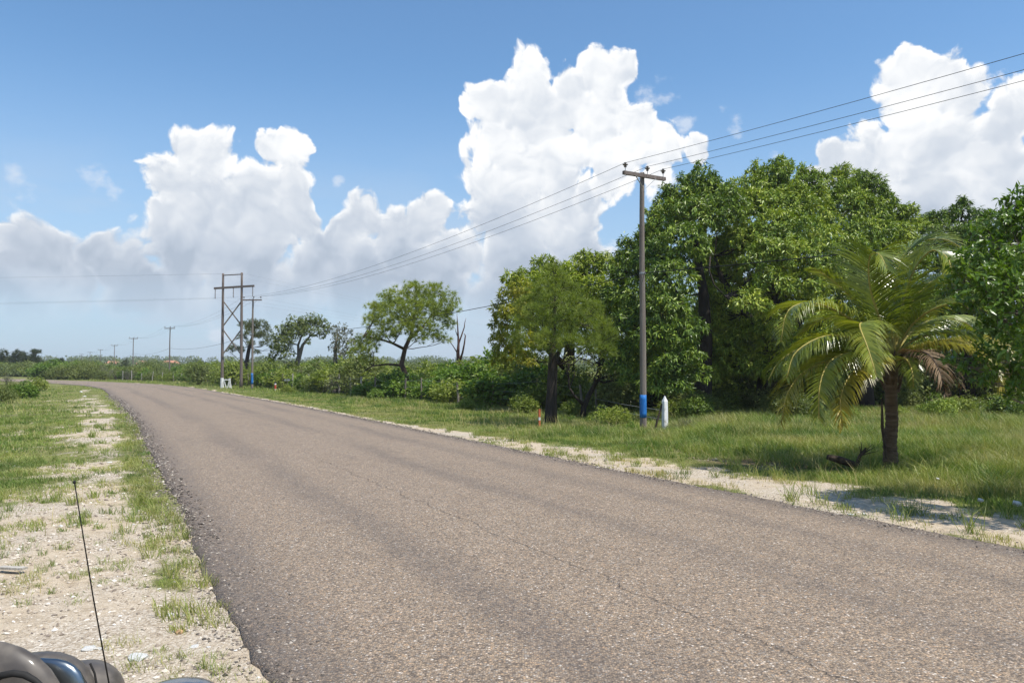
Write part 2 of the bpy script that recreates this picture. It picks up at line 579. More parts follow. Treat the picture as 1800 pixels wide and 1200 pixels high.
M['pine_dark'] = leaf_mat('pine_needle_dark', (0.06, 0.08, 0.022), (0.11, 0.13, 0.035), (0.18, 0.19, 0.06), 0.2, 0.5, 0.3)
M['far'] = leaf_mat('far_leaf', (0.07, 0.095, 0.035), (0.12, 0.155, 0.055), (0.19, 0.215, 0.085), 0.25, 0.6, 0.1, nscale=0.05)
M['casuarina'] = leaf_mat('casuarina_leaf', (0.045, 0.06, 0.03), (0.07, 0.09, 0.045), (0.11, 0.13, 0.065), 0.2, 0.6, 0.1)
M['palm'] = leaf_mat('palm_leaflet', (0.11, 0.155, 0.02), (0.19, 0.24, 0.033), (0.31, 0.33, 0.055), 0.30, 0.30, 0.6, (1.2, 1.15, 0.4), 0.9)
M['palm_yellow'] = leaf_mat('palm_leaflet_yellow', (0.17, 0.17, 0.02), (0.30, 0.27, 0.035), (0.44, 0.34, 0.05), 0.32, 0.34, 0.5)
M['palm_dead'] = leaf_mat('palm_leaflet_dead', (0.13, 0.085, 0.045), (0.22, 0.15, 0.085), (0.36, 0.27, 0.17), 0.2, 0.6, 0.2, (1, 0.8, 0.5))
M['midrib'] = noisy_mat('palm_midrib', [(0.3, (0.28, 0.24, 0.06)), (0.7, (0.42, 0.34, 0.09))], 3.0, rough=0.5)
M['grass'] = None
M['bark_pine'] = noisy_mat('pine_bark', [(0.3, (0.035, 0.025, 0.02)), (0.55, (0.085, 0.058, 0.045)), (0.8, (0.17, 0.12, 0.09))], 5.0, (1, 1, 0.3), bump=0.9, dist=0.06)
M['bark_dark'] = noisy_mat('dark_bark', [(0.3, (0.022, 0.018, 0.015)), (0.6, (0.05, 0.04, 0.034)), (0.85, (0.11, 0.09, 0.075))], 5.0, (1, 1, 0.25), bump=0.9, dist=0.05)
M['bark_grey'] = noisy_mat('grey_bark', [(0.3, (0.09, 0.075, 0.06)), (0.6, (0.18, 0.155, 0.13)), (0.85, (0.30, 0.27, 0.23))], 6.0, (1, 1, 0.4), bump=0.5)
M['bark_red'] = noisy_mat('bare_reddish_bark', [(0.3, (0.05, 0.03, 0.025)), (0.6, (0.12, 0.06, 0.045)), (0.85, (0.28, 0.14, 0.10))], 4.0, (1, 1, 0.3), bump=0.5)
M['palm_trunk'] = noisy_mat('palm_trunk', [(0.25, (0.06, 0.04, 0.028)), (0.55, (0.13, 0.09, 0.06)), (0.85, (0.24, 0.18, 0.13))], 4.0, (0.6, 0.6, 4.0), bump=0.8, bscale=9, dist=0.04)
M['pole_wood'] = noisy_mat('weathered_pole_wood', [(0.25, (0.115, 0.095, 0.08)), (0.55, (0.20, 0.17, 0.145)), (0.8, (0.30, 0.26, 0.22))], 6.0, (4, 4, 0.12), bump=0.5, dist=0.01)
M['pole_wood_dark'] = noisy_mat('dark_pole_wood', [(0.25, (0.10, 0.078, 0.068)), (0.55, (0.165, 0.135, 0.12)), (0.8, (0.25, 0.21, 0.185))], 6.0, (4, 4, 0.12), bump=0.5, dist=0.01)
M['blue_paint'] = noisy_mat('worn_blue_paint', [(0.30, (0.15, 0.14, 0.13)), (0.36, (0.015, 0.12, 0.38)), (0.62, (0.03, 0.18, 0.50)), (0.75, (0.16, 0.30, 0.52))], 5.0, (2, 2, 0.7), rough=0.6, bump=0.2, dist=0.005)
M['white_paint'] = noisy_mat('worn_white_paint', [(0.32, (0.30, 0.28, 0.25)), (0.42, (0.66, 0.65, 0.63)), (0.7, (0.82, 0.82, 0.81))], 7.0, (1, 1, 0.5), rough=0.65, bump=0.2, dist=0.005)
M['post_wood'] = noisy_mat('grey_post_wood', [(0.25, (0.10, 0.085, 0.07)), (0.55, (0.21, 0.18, 0.15)), (0.8, (0.36, 0.33, 0.29))], 9.0, (2, 2, 0.3), bump=0.6)
M['post_light'] = noisy_mat('bleached_post_wood', [(0.25, (0.26, 0.23, 0.19)), (0.6, (0.44, 0.41, 0.36)), (0.85, (0.6, 0.57, 0.52))], 9.0, (2, 2, 0.3), bump=0.5)
M['steel'] = noisy_mat('galvanised_steel', [(0.3, (0.22, 0.23, 0.24)), (0.7, (0.38, 0.39, 0.40))], 12.0, rough=0.5, bump=0.1, spec=0.5)
M['porcelain'] = noisy_mat('brown_porcelain', [(0.3, (0.12, 0.095, 0.085)), (0.7, (0.22, 0.19, 0.17))], 8.0, rough=0.25, bump=0.0, spec=0.6)
M['wire'] = noisy_mat('line_wire', [(0.3, (0.055, 0.06, 0.065)), (0.7, (0.10, 0.105, 0.115))], 2.0, rough=0.6, bump=0.0)
M['cable'] = noisy_mat('black_cable', [(0.3, (0.012, 0.012, 0.014)), (0.7, (0.03, 0.03, 0.032))], 2.0, rough=0.6, bump=0.0)
M['orange'] = noisy_mat('faded_orange_paint', [(0.3, (0.42, 0.10, 0.045)), (0.7, (0.60, 0.17, 0.08))], 12.0, rough=0.6, bump=0.1)
M['red'] = noisy_mat('faded_red_paint', [(0.3, (0.36, 0.05, 0.035)), (0.7, (0.5, 0.09, 0.06))], 12.0, rough=0.6, bump=0.1)
M['rock'] = noisy_mat('white_limestone', [(0.3, (0.55, 0.53, 0.49)), (0.7, (0.80, 0.79, 0.76))], 14.0, rough=0.9, bump=0.6)
M['deadwood'] = noisy_mat('rotten_wood', [(0.3, (0.03, 0.022, 0.017)), (0.6, (0.08, 0.058, 0.042)), (0.85, (0.16, 0.12, 0.09))], 9.0, (1, 1, 1), bump=0.7)
M['roof_tile'] = noisy_mat('terracotta_roof', [(0.3, (0.42, 0.17, 0.10)), (0.7, (0.58, 0.27, 0.17))], 0.9, rough=0.8, bump=0.2)
M['house_wall'] = noisy_mat('cream_wall', [(0.3, (0.55, 0.42, 0.32)), (0.7, (0.68, 0.54, 0.42))], 0.7, rough=0.8, bump=0.1)
M['window_dark'] = noisy_mat('dark_window', [(0.3, (0.02, 0.025, 0.03)), (0.7, (0.04, 0.045, 0.05))], 0.7, rough=0.2, bump=0.0)


def paint_mat(name, c, rough=0.25, metal=0.35, coat=0.6):
    m, nt, out = new_mat(name)
    tc_ = nt.nodes.new('ShaderNodeTexCoord')
    nz = node(nt, 'ShaderNodeTexNoise', in_Scale=14.0, in_Detail=5.0)
    nt.links.new(tc_.outputs['Object'], nz.inputs['Vector'])
    col = mixc(nt, smoothstep(nt, nz.outputs['Fac'], 0.35, 0.75, 0.0, 0.35), c, (0.36, 0.31, 0.25))   # road dust
    b = principled(nt, col, smoothstep(nt, nz.outputs['Fac'], 0.3, 0.7, rough, rough + 0.2), 0.5, metal)
    b.inputs['Coat Weight'].default_value = coat
    b.inputs['Coat Roughness'].default_value = 0.12
    nt.links.new(b.outputs[0], out.inputs[0])
    return m


M['car_taupe'] = paint_mat('taupe_car_paint', (0.062, 0.052, 0.044), 0.5, 0.1, 0.15)
M['hood_sky_tint'] = paint_mat('sky_tinted_hood_paint', (0.04, 0.05, 0.08), 0.12, 0.6, 1.0)  # hood only: blue of the reflected sky is put into the base colour
M['rubber'] = noisy_mat('black_rubber', [(0.3, (0.018, 0.017, 0.016)), (0.7, (0.03, 0.028, 0.026))], 20.0, rough=0.7, bump=0.1)
mm, nt, out = new_mat('mirror_glass')
b = principled(nt, (0.24, 0.27, 0.29), 0.3, 0.5, 1.0)
nt.links.new(b.outputs[0], out.inputs[0])
M['glass'] = mm

# grass: hue runs with position over the ground and from root to tip
def grass_mat(name, dark, mid, light, straw):
    m, nt, out = new_mat(name)
    geo = nt.nodes.new('ShaderNodeNewGeometry')
    tc_ = nt.nodes.new('ShaderNodeTexCoord')
    nz = node(nt, 'ShaderNodeTexNoise', in_Scale=0.55, in_Detail=3.0)
    nt.links.new(tc_.outputs['Object'], nz.inputs['Vector'])
    r = mth(nt, 'MULTIPLY_ADD', geo.outputs['Random Per Island'], 0.5, mth(nt, 'MULTIPLY_ADD', nz.outputs['Fac'], 2.4, -0.98), clamp=True)
    c = ramp(nt, r, [(0.05, dark), (0.45, mid), (0.9, light)])
    dry = node(nt, 'ShaderNodeAttribute', attribute_name='dry')
    c = mixc(nt, dry.outputs['Fac'], c, straw)
    b = principled(nt, c, 0.5, 0.3)
    t = nt.nodes.new('ShaderNodeBsdfTranslucent')
    nt.links.new(mixc(nt, 1.0, c, (1.15, 1.2, 0.5), 'MULTIPLY'), t.inputs[0])
    mx = nt.nodes.new('ShaderNodeMixShader'); mx.inputs[0].default_value = 0.33
    nt.links.new(b.outputs[0], mx.inputs[1]); nt.links.new(t.outputs[0], mx.inputs[2])
    nt.links.new(mx.outputs[0], out.inputs[0])
    return m


M['grass'] = grass_mat('verge_grass', (0.06, 0.125, 0.02), (0.165, 0.245, 0.045), (0.34, 0.37, 0.10), (0.52, 0.43, 0.22))

# ground
m, nt, out = new_mat('ground_soil')
tc_ = nt.nodes.new('ShaderNodeTexCoord')
P = tc_.outputs['Object']
at_ = node(nt, 'ShaderNodeAttribute', attribute_name='bare')
n1 = node(nt, 'ShaderNodeTexNoise', in_Scale=7.0, in_Detail=8.0, in_Roughness=0.7); nt.links.new(P, n1.inputs['Vector'])
n2 = node(nt, 'ShaderNodeTexNoise', in_Scale=0.6, in_Detail=4.0); nt.links.new(P, n2.inputs['Vector'])
n3 = node(nt, 'ShaderNodeTexNoise', in_Scale=45.0, in_Detail=5.0, in_Roughness=0.65); nt.links.new(P, n3.inputs['Vector'])
vo = node(nt, 'ShaderNodeTexVoronoi', in_Scale=55.0, in_Randomness=1.0); nt.links.new(P, vo.inputs['Vector'])
sand = ramp(nt, n1.outputs['Fac'], [(0.28, (0.35, 0.27, 0.18)), (0.5, (0.53, 0.43, 0.31)), (0.72, (0.63, 0.53, 0.405))])
peb = ramp(nt, vo.outputs['Color'], [(0.1, (0.26, 0.205, 0.15)), (0.5, (0.48, 0.405, 0.315)), (0.9, (0.72, 0.655, 0.565))])
pebm = smoothstep(nt, mth(nt, 'ADD', n2.outputs['Fac'], mth(nt, 'MULTIPLY', n3.outputs['Fac'], 0.25)), 0.55, 0.72)
sand = mixc(nt, mth(nt, 'MULTIPLY', pebm, 0.75), sand, peb)
sand = mixc(nt, 0.35, sand, ramp(nt, n3.outputs['Fac'], [(0.3, 0.62), (0.7, 1.0)]), 'MULTIPLY')
soil = ramp(nt, n1.outputs['Fac'], [(0.3, (0.09, 0.10, 0.03)), (0.5, (0.16, 0.175, 0.05)), (0.7, (0.26, 0.25, 0.09))])
soil = mixc(nt, smoothstep(nt, n2.outputs['Fac'], 0.4, 0.7, 0.0, 0.5), soil, (0.18, 0.155, 0.09))
msk = smoothstep(nt, mth(nt, 'ADD', at_.outputs['Fac'], mth(nt, 'MULTIPLY_ADD', n3.outputs['Fac'], 0.5, mth(nt, 'MULTIPLY_ADD', n1.outputs['Fac'], 0.9, -0.70))), 0.12, 0.62)
lit_ = node(nt, 'ShaderNodeAttribute', attribute_name='litter')
soil = mixc(nt, lit_.outputs['Fac'], soil, ramp(nt, n3.outputs['Fac'], [(0.3, (0.05, 0.033, 0.022)), (0.7, (0.20, 0.135, 0.09))]))
gcol = mixc(nt, msk, soil, sand)
b = principled(nt, gcol, 0.95, 0.1)
bp = node(nt, 'ShaderNodeBump', in_Strength=0.7, in_Distance=0.03)
nt.links.new(mth(nt, 'ADD', mth(nt, 'MULTIPLY', vo.outputs['Distance'], -0.5), mth(nt, 'ADD', n3.outputs['Fac'], n1.outputs['Fac'])), bp.inputs['Height'])
nt.links.new(bp.outputs[0], b.inputs['Normal'])
nt.links.new(b.outputs[0], out.inputs[0])
M['ground'] = m

# road: worn chip seal, stones of several colours in dark binder
m, nt, out = new_mat('chip_seal')
tc_ = nt.nodes.new('ShaderNodeTexCoord')
P = tc_.outputs['Object']
au = node(nt, 'ShaderNodeAttribute', attribute_name='across')
av = node(nt, 'ShaderNodeAttribute', attribute_name='along')
uv = node(nt, 'ShaderNodeCombineXYZ'); nt.links.new(au.outputs['Fac'], uv.inputs[0]); nt.links.new(av.outputs['Fac'], uv.inputs[1])
vo = node(nt, 'ShaderNodeTexVoronoi', in_Scale=66.0); nt.links.new(P, vo.inputs['Vector'])
sp = node(nt, 'ShaderNodeSeparateColor'); nt.links.new(vo.outputs['Color'], sp.inputs[0])
stone = ramp(nt, sp.outputs[0], [(0.0, (0.115, 0.088, 0.066)), (0.22, (0.225, 0.17, 0.122)), (0.45, (0.34, 0.25, 0.17)), (0.68, (0.43, 0.315, 0.205)),
                                 (0.84, (0.36, 0.315, 0.265)), (0.95, (0.54, 0.35, 0.20)), (1.0, (0.80, 0.72, 0.62))])
gap = smoothstep(nt, vo.outputs['Distance'], 0.28, 0.62)
nb = node(nt, 'ShaderNodeTexNoise', in_Scale=0.9, in_Detail=5.0, in_Roughness=0.6)
mpb = node(nt, 'ShaderNodeMapping'); mpb.inputs['Scale'].default_value = (0.8, 0.16, 1)
nt.links.new(uv.outputs[0], mpb.inputs[0]); nt.links.new(mpb.outputs[0], nb.inputs['Vector'])
nm = node(nt, 'ShaderNodeTexNoise', in_Scale=3.0, in_Detail=6.0, in_Roughness=0.65); nt.links.new(P, nm.inputs['Vector'])
base_ = mixc(nt, mth(nt, 'MULTIPLY', gap, 0.50), stone, (0.075, 0.063, 0.055))
# fat binder in streaks and along the edges
edge = mth(nt, 'MINIMUM', au.outputs['Fac'], mth(nt, 'SUBTRACT', ROAD_W, au.outputs['Fac']))
edgen = mth(nt, 'ADD', edge, mth(nt, 'MULTIPLY_ADD', nm.outputs['Fac'], -1.0, 0.5))
ed = smoothstep(nt, edgen, 0.0, 0.85, 0.80, 0.0)
wob = mth(nt, 'MULTIPLY_ADD', nb.outputs['Fac'], 1.2, -0.6)
def track(c, w):
    d = mth(nt, 'ABSOLUTE', mth(nt, 'SUBTRACT', mth(nt, 'ADD', au.outputs['Fac'], wob), c))
    return smoothstep(nt, d, 0.0, w, 1.0, 0.0)
tr = mth(nt, 'MAXIMUM', track(1.9, 0.55), mth(nt, 'MAXIMUM', track(4.4, 0.5), track(6.0, 0.5)))
tr = mth(nt, 'MULTIPLY', tr, smoothstep(nt, nb.outputs['Fac'], 0.30, 0.58, 0.10, 0.50))
fat = mth(nt, 'MAXIMUM', ed, tr)
fat = mth(nt, 'MAXIMUM', fat, smoothstep(nt, nb.outputs['Fac'], 0.54, 0.70, 0.0, 0.32))
base_ = mixc(nt, fat, base_, mixc(nt, 0.35, (0.075, 0.066, 0.064), base_))
base_ = mixc(nt, 0.5, base_, ramp(nt, nm.outputs['Fac'], [(0.3, 0.72), (0.7, 1.0)]), 'MULTIPLY')
# thin wandering crack
nc = node(nt, 'ShaderNodeTexNoise', in_Scale=1.5, in_Detail=7.0, in_Roughness=0.62)
mpc = node(nt, 'ShaderNodeMapping'); mpc.inputs['Scale'].default_value = (0.0, 1.0, 1)
nt.links.new(uv.outputs[0], mpc.inputs[0]); nt.links.new(mpc.outputs[0], nc.inputs['Vector'])
cd = mth(nt, 'ABSOLUTE', mth(nt, 'SUBTRACT', mth(nt, 'ADD', au.outputs['Fac'], mth(nt, 'MULTIPLY_ADD', nc.outputs['Fac'], 0.55, -0.27)), 2.95))
cm = smoothstep(nt, cd, 0.004, 0.016, 1.0, 0.0)
cm = mth(nt, 'MULTIPLY', cm, mth(nt, 'MULTIPLY', smoothstep(nt, av.outputs['Fac'], 32.0, 37.0, 1.0, 0.0), smoothstep(nt, nm.outputs['Fac'], 0.36, 0.50)))
base_ = mixc(nt, mth(nt, 'MULTIPLY', cm, 0.42), base_, (0.03, 0.027, 0.026))
b = principled(nt, base_, 0.72, 0.30)
bp = node(nt, 'ShaderNodeBump', in_Strength=0.8, in_Distance=0.008)
nt.links.new(mth(nt, 'SUBTRACT', mth(nt, 'SUBTRACT', 1.0, vo.outputs['Distance']), mth(nt, 'MULTIPLY', cm, 1.5)), bp.inputs['Height'])
nt.links.new(bp.outputs[0], b.inputs['Normal'])
nt.links.new(b.outputs[0], out.inputs[0])
M['road'] = m

# ------------------------------------------------------------------ ground sheet
th_f = np.radians(np.arange(-50, 50.01, 0.28))
th_b = np.radians(np.arange(54, 306.1, 4.0))
th = np.concatenate([th_f, th_b])
rr = np.concatenate([[0.0], np.geomspace(1.0, 60.0, 230), np.geomspace(63.0, 9000.0, 60)])
TH, RR = np.meshgrid(th, rr)
X, Y = RR * np.sin(TH), RR * np.cos(TH)
U, Vv = road_uv(X, Y)
Z = gz(X.ravel(), Y.ravel(), U)
bare = bare_mask(X.ravel(), Y.ravel(), U)
far_ = np.clip((RR.ravel() - 150) / 150, 0, 1)
bare = bare * (1 - far_)
# brown leaf litter under the trees on the far side
lx, ly = X.ravel(), Y.ravel()
lit_mask = np.maximum(np.clip(1.3 - np.hypot((lx - 5.6) / 2.0, (ly - 16.4) / 1.2), 0, .8), 1.0 * np.clip((U - ROAD_W - 9.5 - 2.5 * (vnoise(lx, ly, 0.3, 3, 41) - 0.5)) / 2.5, 0, 1) * (lx > -2) * (ly < 60) * (ly > 0))
nR, nT = len(rr), len(th)
idx = np.arange(nR * nT).reshape(nR, nT)
a = idx[:-1, :]; b_ = np.roll(idx, -1, 1)[:-1, :]; c_ = np.roll(idx, -1, 1)[1:, :]; d_ = idx[1:, :]
F = np.stack([a, d_, c_, b_], -1).reshape(-1, 4)
me = np_mesh('ground', np.stack([X.ravel(), Y.ravel(), Z], 1), F.ravel(), np.full(len(F), 4), M['ground'], {'bare': bare, 'litter': lit_mask}, smooth=True)
tag(link('ground', me), kind='structure')

# ------------------------------------------------------------------ road sheet
RS = catmull([tuple(p) for p in RL[::6]], 0.12)
RS = RS[:: 1]
k = np.ones(9) / 9
Tt = unit(np.gradient(RS, axis=0))
Nn = np.stack([Tt[:, 1], -Tt[:, 0]], 1)
arc = np.concatenate([[0], np.cumsum(np.linalg.norm(np.diff(RS, axis=0), axis=1))])
keep = np.ones(len(arc), bool)
dcam = np.hypot(RS[:, 0], RS[:, 1])
keep[(dcam > 60) & (np.arange(len(arc)) % 8 != 0)] = False
RS, Nn, arc, dcam = RS[keep], Nn[keep], arc[keep], dcam[keep]
el_ = (vnoise(arc, arc * 0, 4.0, 4, 51) - 0.5) * 0.13 + (vnoise(arc, arc * 0, 0.12, 2, 57) - 0.5) * 0.35
er_ = (vnoise(arc, arc * 0, 4.0, 4, 52) - 0.5) * 0.14 + (vnoise(arc, arc * 0, 0.15, 2, 58) - 0.5) * 0.35
# a bite out of the seal's edge
bite = np.argmin(np.abs(RS[:, 0] - G(262, 766)[0]) + np.abs(RS[:, 1] - G(262, 766)[1]))
el_ += 0.22 * np.exp(-((arc - arc[bite]) / 0.35) ** 2)
us = [0.0, 0.0, 0.12, 0.5, 1.5, 2.6, 3.8, 5.0, 6.1, 7.1, 7.48, 7.6, 7.6]
V = []; UA = []; VA = []
for j, u in enumerate(us):
    uu = np.full(len(arc), u)
    if j <= 2: uu = uu + el_ * (1 - (j == 2) * 0.3)
    if j >= len(us) - 3: uu = uu + er_ * (1 - (j == len(us) - 3) * 0.3)
    p = RS + Nn * uu[:, None]
    z = -0.018 + 0.09 * (1 - ((u - 3.8) / 3.8) ** 2)
    if j in (0, len(us) - 1): z = -0.12
    z = np.full(len(arc), z) + (0.012 * (vnoise(p[:, 0], p[:, 1], 0.5, 2, 61) - 0.5) if 0 < j < len(us) - 1 else 0)
    V.append(np.column_stack([p, z])); UA.append(uu); VA.append(arc)
nS, nU = len(arc), len(us)
V = np.stack(V, 1).reshape(-1, 3)
UA = np.stack(UA, 1).ravel(); VA = np.stack(VA, 1).ravel()
idx = np.arange(nS * nU).reshape(nS, nU)
F = np.stack([idx[:-1, :-1], idx[:-1, 1:], idx[1:, 1:], idx[1:, :-1]], -1).reshape(-1, 4)
me = np_mesh('road', V, F.ravel(), np.full(len(F), 4), M['road'], {'across': UA, 'along': VA}, smooth=True)
tag(link('road', me), kind='structure')


# ------------------------------------------------------------------ grass
def blades_mesh(name, x, y, z, h, w, lean, dry, mat, seeds=False):
    n = len(x)
    ang = rng.random(n) * 2 * PI
    la = rng.random(n) * 2 * PI
    s = np.stack([np.cos(ang), np.sin(ang), np.zeros(n)], 1)
    l = np.stack([np.cos(la), np.sin(la), np.zeros(n)], 1) * (h * lean)[:, None] + np.array([-0.12, -0.03, 0]) * h[:, None]
    b0 = np.stack([x, y, z - 0.01], 1)
    up = np.array([0, 0, 1.0])
    m1 = b0 + up * (h * 0.55)[:, None] + l * 0.35
    tp = b0 + up * (h * (1.0 - 0.25 * lean))[:, None] + l
    hw = (w / 2)[:, None]
    V = np.stack([b0 - s * hw, b0 + s * hw, m1 + s * hw * 0.75, m1 - s * hw * 0.75, tp], 1).reshape(-1, 3)
    o = np.arange(n)[:, None] * 5
    F = np.concatenate([o + np.array([[0, 1, 2, 3]]), o + np.array([[3, 2, 4]])], 1).ravel()
    cnt = np.tile([4, 3], n)
    return np_mesh(name, V, F, cnt, mat, {'dry': np.repeat(dry, 5)})


def scatter(n, x0, x1, y0, y1):
    return rng.uniform(x0, x1, n), rng.uniform(y0, y1, n)


def in_view(x, y, m=1.5):
    return np.abs(x) < y * 0.665 + m


BX, BY, BH, BW, BL, BD = [], [], [], [], [], []


def add_blades(x, y, h, w, lean, dry):
    BX.append(x); BY.append(y); BH.append(h); BW.append(w); BL.append(lean); BD.append(dry)


def zone(side, area, n, hfun, wid, lean=0.5, thin=1.0):
    x, y = scatter(n, *area)
    k_ = in_view(x, y); x, y = x[k_], y[k_]
    u, v = road_uv(x, y)
    k_ = (u < -0.02) if side < 0 else (u > ROAD_W + 0.05)
    x, y, u = x[k_], y[k_], u[k_]
    bm = bare_mask(x, y, u)
    cl = vnoise(x, y, 2.6, 3, 77)
    p = np.clip(1.05 - bm * 1.15, 0.0, 1) ** 1.3 * np.clip((cl - 0.25) * 3.0, 0.10, 1)
    p = np.maximum(p, np.clip((cl - 0.60) * 4, 0, 0.5) * (bm > 0.3))
    p = p * np.where(side > 0, 1 - 0.85 * np.clip(1.5 - np.hypot((x - 5.4) / 1.9, (y - 16.4) / 1.1), 0, 1), 1.0)
    k_ = rng.random(len(x)) < p * thin
    x, y, u, cl, bm = x[k_], y[k_], u[k_], cl[k_], bm[k_]
    h = hfun(x, y, u, cl) * rng.uniform(0.5, 1.25, len(x))
    dry = np.clip((rng.random(len(x)) - 0.86) * 9, 0, 1) * 0.8 + np.clip(vnoise(x, y, 0.7, 3, 91) - 0.50, 0, 1) * 1.9 + bm * 0.35
    add_blades(x, y, h, wid * rng.uniform(0.6, 1.3, len(x)) * np.ones(len(x)), np.full(len(x), lean) * rng.uniform(0.4, 1.6, len(x)), np.clip(dry, 0, 0.9))


def h_left(x, y, u, cl):
    return 0.03 + 0.13 * np.clip((-u - 1.2) / 5.0, 0, 1) + 0.30 * np.clip(cl - 0.52, 0, 1) + 0.12 * np.clip((-u - 5) / 6.0, 0, 1)


def h_right(x, y, u, cl):
    d = u - ROAD_W
    worn = np.clip(1.45 - np.hypot((x - 5.3) / 2.6, (y - 16.0) / 1.7), 0, 1)
    tall = vnoise(x, y, 0.28, 3, 33)
    lush = np.clip((x - 4.0) / 4.0, 0, 1)
    hh = 0.06 + (0.10 + 0.20 * lush) * np.clip((d - 1.6) / 3.0, 0, 1) + (0.45 + 0.8 * lush) * np.clip(tall - 0.47, 0, 1) * np.clip((d - 2.5) / 2.5, 0, 1) + 0.2 * np.clip(cl - 0.5, 0, 1)
    return hh * (1 - 0.72 * worn)


zone(-1, (-9, 1.5, 3.2, 8.5), 150000, h_left, 0.0048, 0.8)
zone(-1, (-14, -1, 8.5, 16), 170000, h_left, 0.009, 0.75)
zone(-1, (-26, -5, 16, 32), 130000, h_left, 0.016, 0.7)
zone(-1, (-58, -14, 32, 80), 100000, lambda x, y, u, cl: h_left(x, y, u, cl) * 1.15, 0.035, 0.4)
zone(+1, (0, 13, 7.5, 14), 90000, h_right, 0.008, 0.5)
zone(+1, (-1, 19, 14, 24), 260000, h_right, 0.012, 0.5)
zone(+1, (-10, 26, 24, 36), 150000, h_right, 0.018, 0.45)
zone(+1, (-26, 6, 34, 58), 120000, h_right, 0.028, 0.4)
zone(+1, (-80, -10, 56, 120), 120000, h_right, 0.05, 0.4)
def tufts_ground(x, y, hmin, hmax, rad, wid, lean, dryness, nb0=22, nb1=42):
    for xx, yy in zip(x, y):
        n = int(rng.integers(nb0, nb1)); h0 = rng.uniform(hmin, hmax)
        a_ = rng.random(n) * 2 * PI; q_ = rad * rng.random(n) ** .7 * rng.uniform(.6, 1.5)
        add_blades(xx + q_ * np.cos(a_), yy + q_ * np.sin(a_), h0 * rng.uniform(.45, 1.1, n), wid * rng.uniform(.6, 1.3, n), lean * rng.uniform(.3, 1.6, n),
                   np.clip(dryness + rng.normal(size=n) * .2, 0, .95))


def tuft_sites(side, n, x0, x1, y0, y1, umin, umax, bmax=1.1):
    x, y = scatter(n, x0, x1, y0, y1); u, _ = road_uv(x, y)
    d = -u if side < 0 else u - ROAD_W
    ok = (d > umin) & (d < umax) & in_view(x, y) & (bare_mask(x, y, u) < bmax) & (vnoise(x, y, .9, 3, 45) > .42)
    return x[ok], y[ok]


tufts_ground(*tuft_sites(-1, 520, -7, 0, 3.6, 9, .25, 9), .05, .15, .07, .0045, .8, .15)
tufts_ground(*tuft_sites(-1, 1100, -15, -2, 9, 20, .25, 12), .07, .22, .10, .008, .7, .1)
tufts_ground(*tuft_sites(-1, 700, -30, -6, 20, 40, .3, 20), .10, .28, .14, .016, .6, .1)
sel = np.where((RL[:, 1] > 6) & (RL[:, 1] < 27))[0]
i_ = rng.choice(sel, 95); e_ = RL[i_] - RN[i_] * rng.uniform(.08, .5, (95, 1)) + T[i_] * rng.normal(size=(95, 1)) * .3
tufts_ground(e_[:, 0], e_[:, 1], .08, .26, .09, .009, .6, .35)
tufts_ground(*tuft_sites(1, 900, -2, 14, 9, 24, .35, 12), .12, .42, .12, .010, .8, .2)
tufts_ground(*tuft_sites(1, 600, -6, 22, 14, 34, 3.5, 14), .16, .34, .16, .014, .9, .2)
tufts_ground(*tuft_sites(1, 800, 5, 22, 10, 26, 3.5, 14), .30, .65, .18, .013, 1.0, .15)
for args, n_ in (((-1, 500, -14, 0, 4.5, 22, .6, 12), 2), ((1, 900, -4, 20, 10, 32, 1.6, 12), 3)):
    xs_, ys_ = tuft_sites(*args)
    for _ in range(n_):                                   # dry flowering stalks standing over the grass
        m_ = len(xs_)
        add_blades(xs_ + rng.normal(size=m_) * .12, ys_ + rng.normal(size=m_) * .12, rng.uniform(.25, .62, m_) * (.55 if args[0] < 0 else 1), np.full(m_, .005) + ys_ * .00025, rng.uniform(.1, .6, m_), rng.uniform(.75, 1.0, m_))
tufts_ground(*tuft_sites(1, 260, -2, 11, 8, 22, .1, 2.0), .05, .16, .10, .008, .7, .3)
bx, by = np.concatenate(BX), np.concatenate(BY)
bh, bw, bl, bd = map(np.concatenate, (BH, BW, BL, BD))
bu, _ = road_uv(bx, by)
bz = gz(bx, by, bu)
L = bu < ROAD_W / 2
for nm_, sel in (('verge_grass', L), ('verge_grass', ~L)):
    o = link(nm_, blades_mesh(nm_, bx[sel], by[sel], bz[sel], bh[sel], bw[sel], bl[sel], bd[sel], M['grass']))
    tag(o, 'low green and straw grass on the sandy shoulder beside the parked car' if sel is L else
        'taller olive grass between the sandy road edge and the trees', 'grass', kind='stuff')
print('blades', len(bx))

# ------------------------------------------------------------------ loose stones on both shoulders
def stones(n, area, side, smin, smax, seedb):
    x, y = scatter(n, *area)
    u, v = road_uv(x, y)
    ok = ((u < 0.12) if side < 0 else (u > ROAD_W - 0.1)) & in_view(x, y)
    bm = bare_mask(x, y, u)
    gr = vnoise(x, y, 0.6, 3, 15)
    ok &= rng.random(n) < np.clip(bm * 1.2 * np.clip((gr - 0.30) * 4, 0.15, 1), 0, 1)
    x, y, u = x[ok], y[ok], u[ok]
    s = smin + (smax - smin) * rng.random(len(x)) ** 4
    return x, y, gz(x, y, u), s


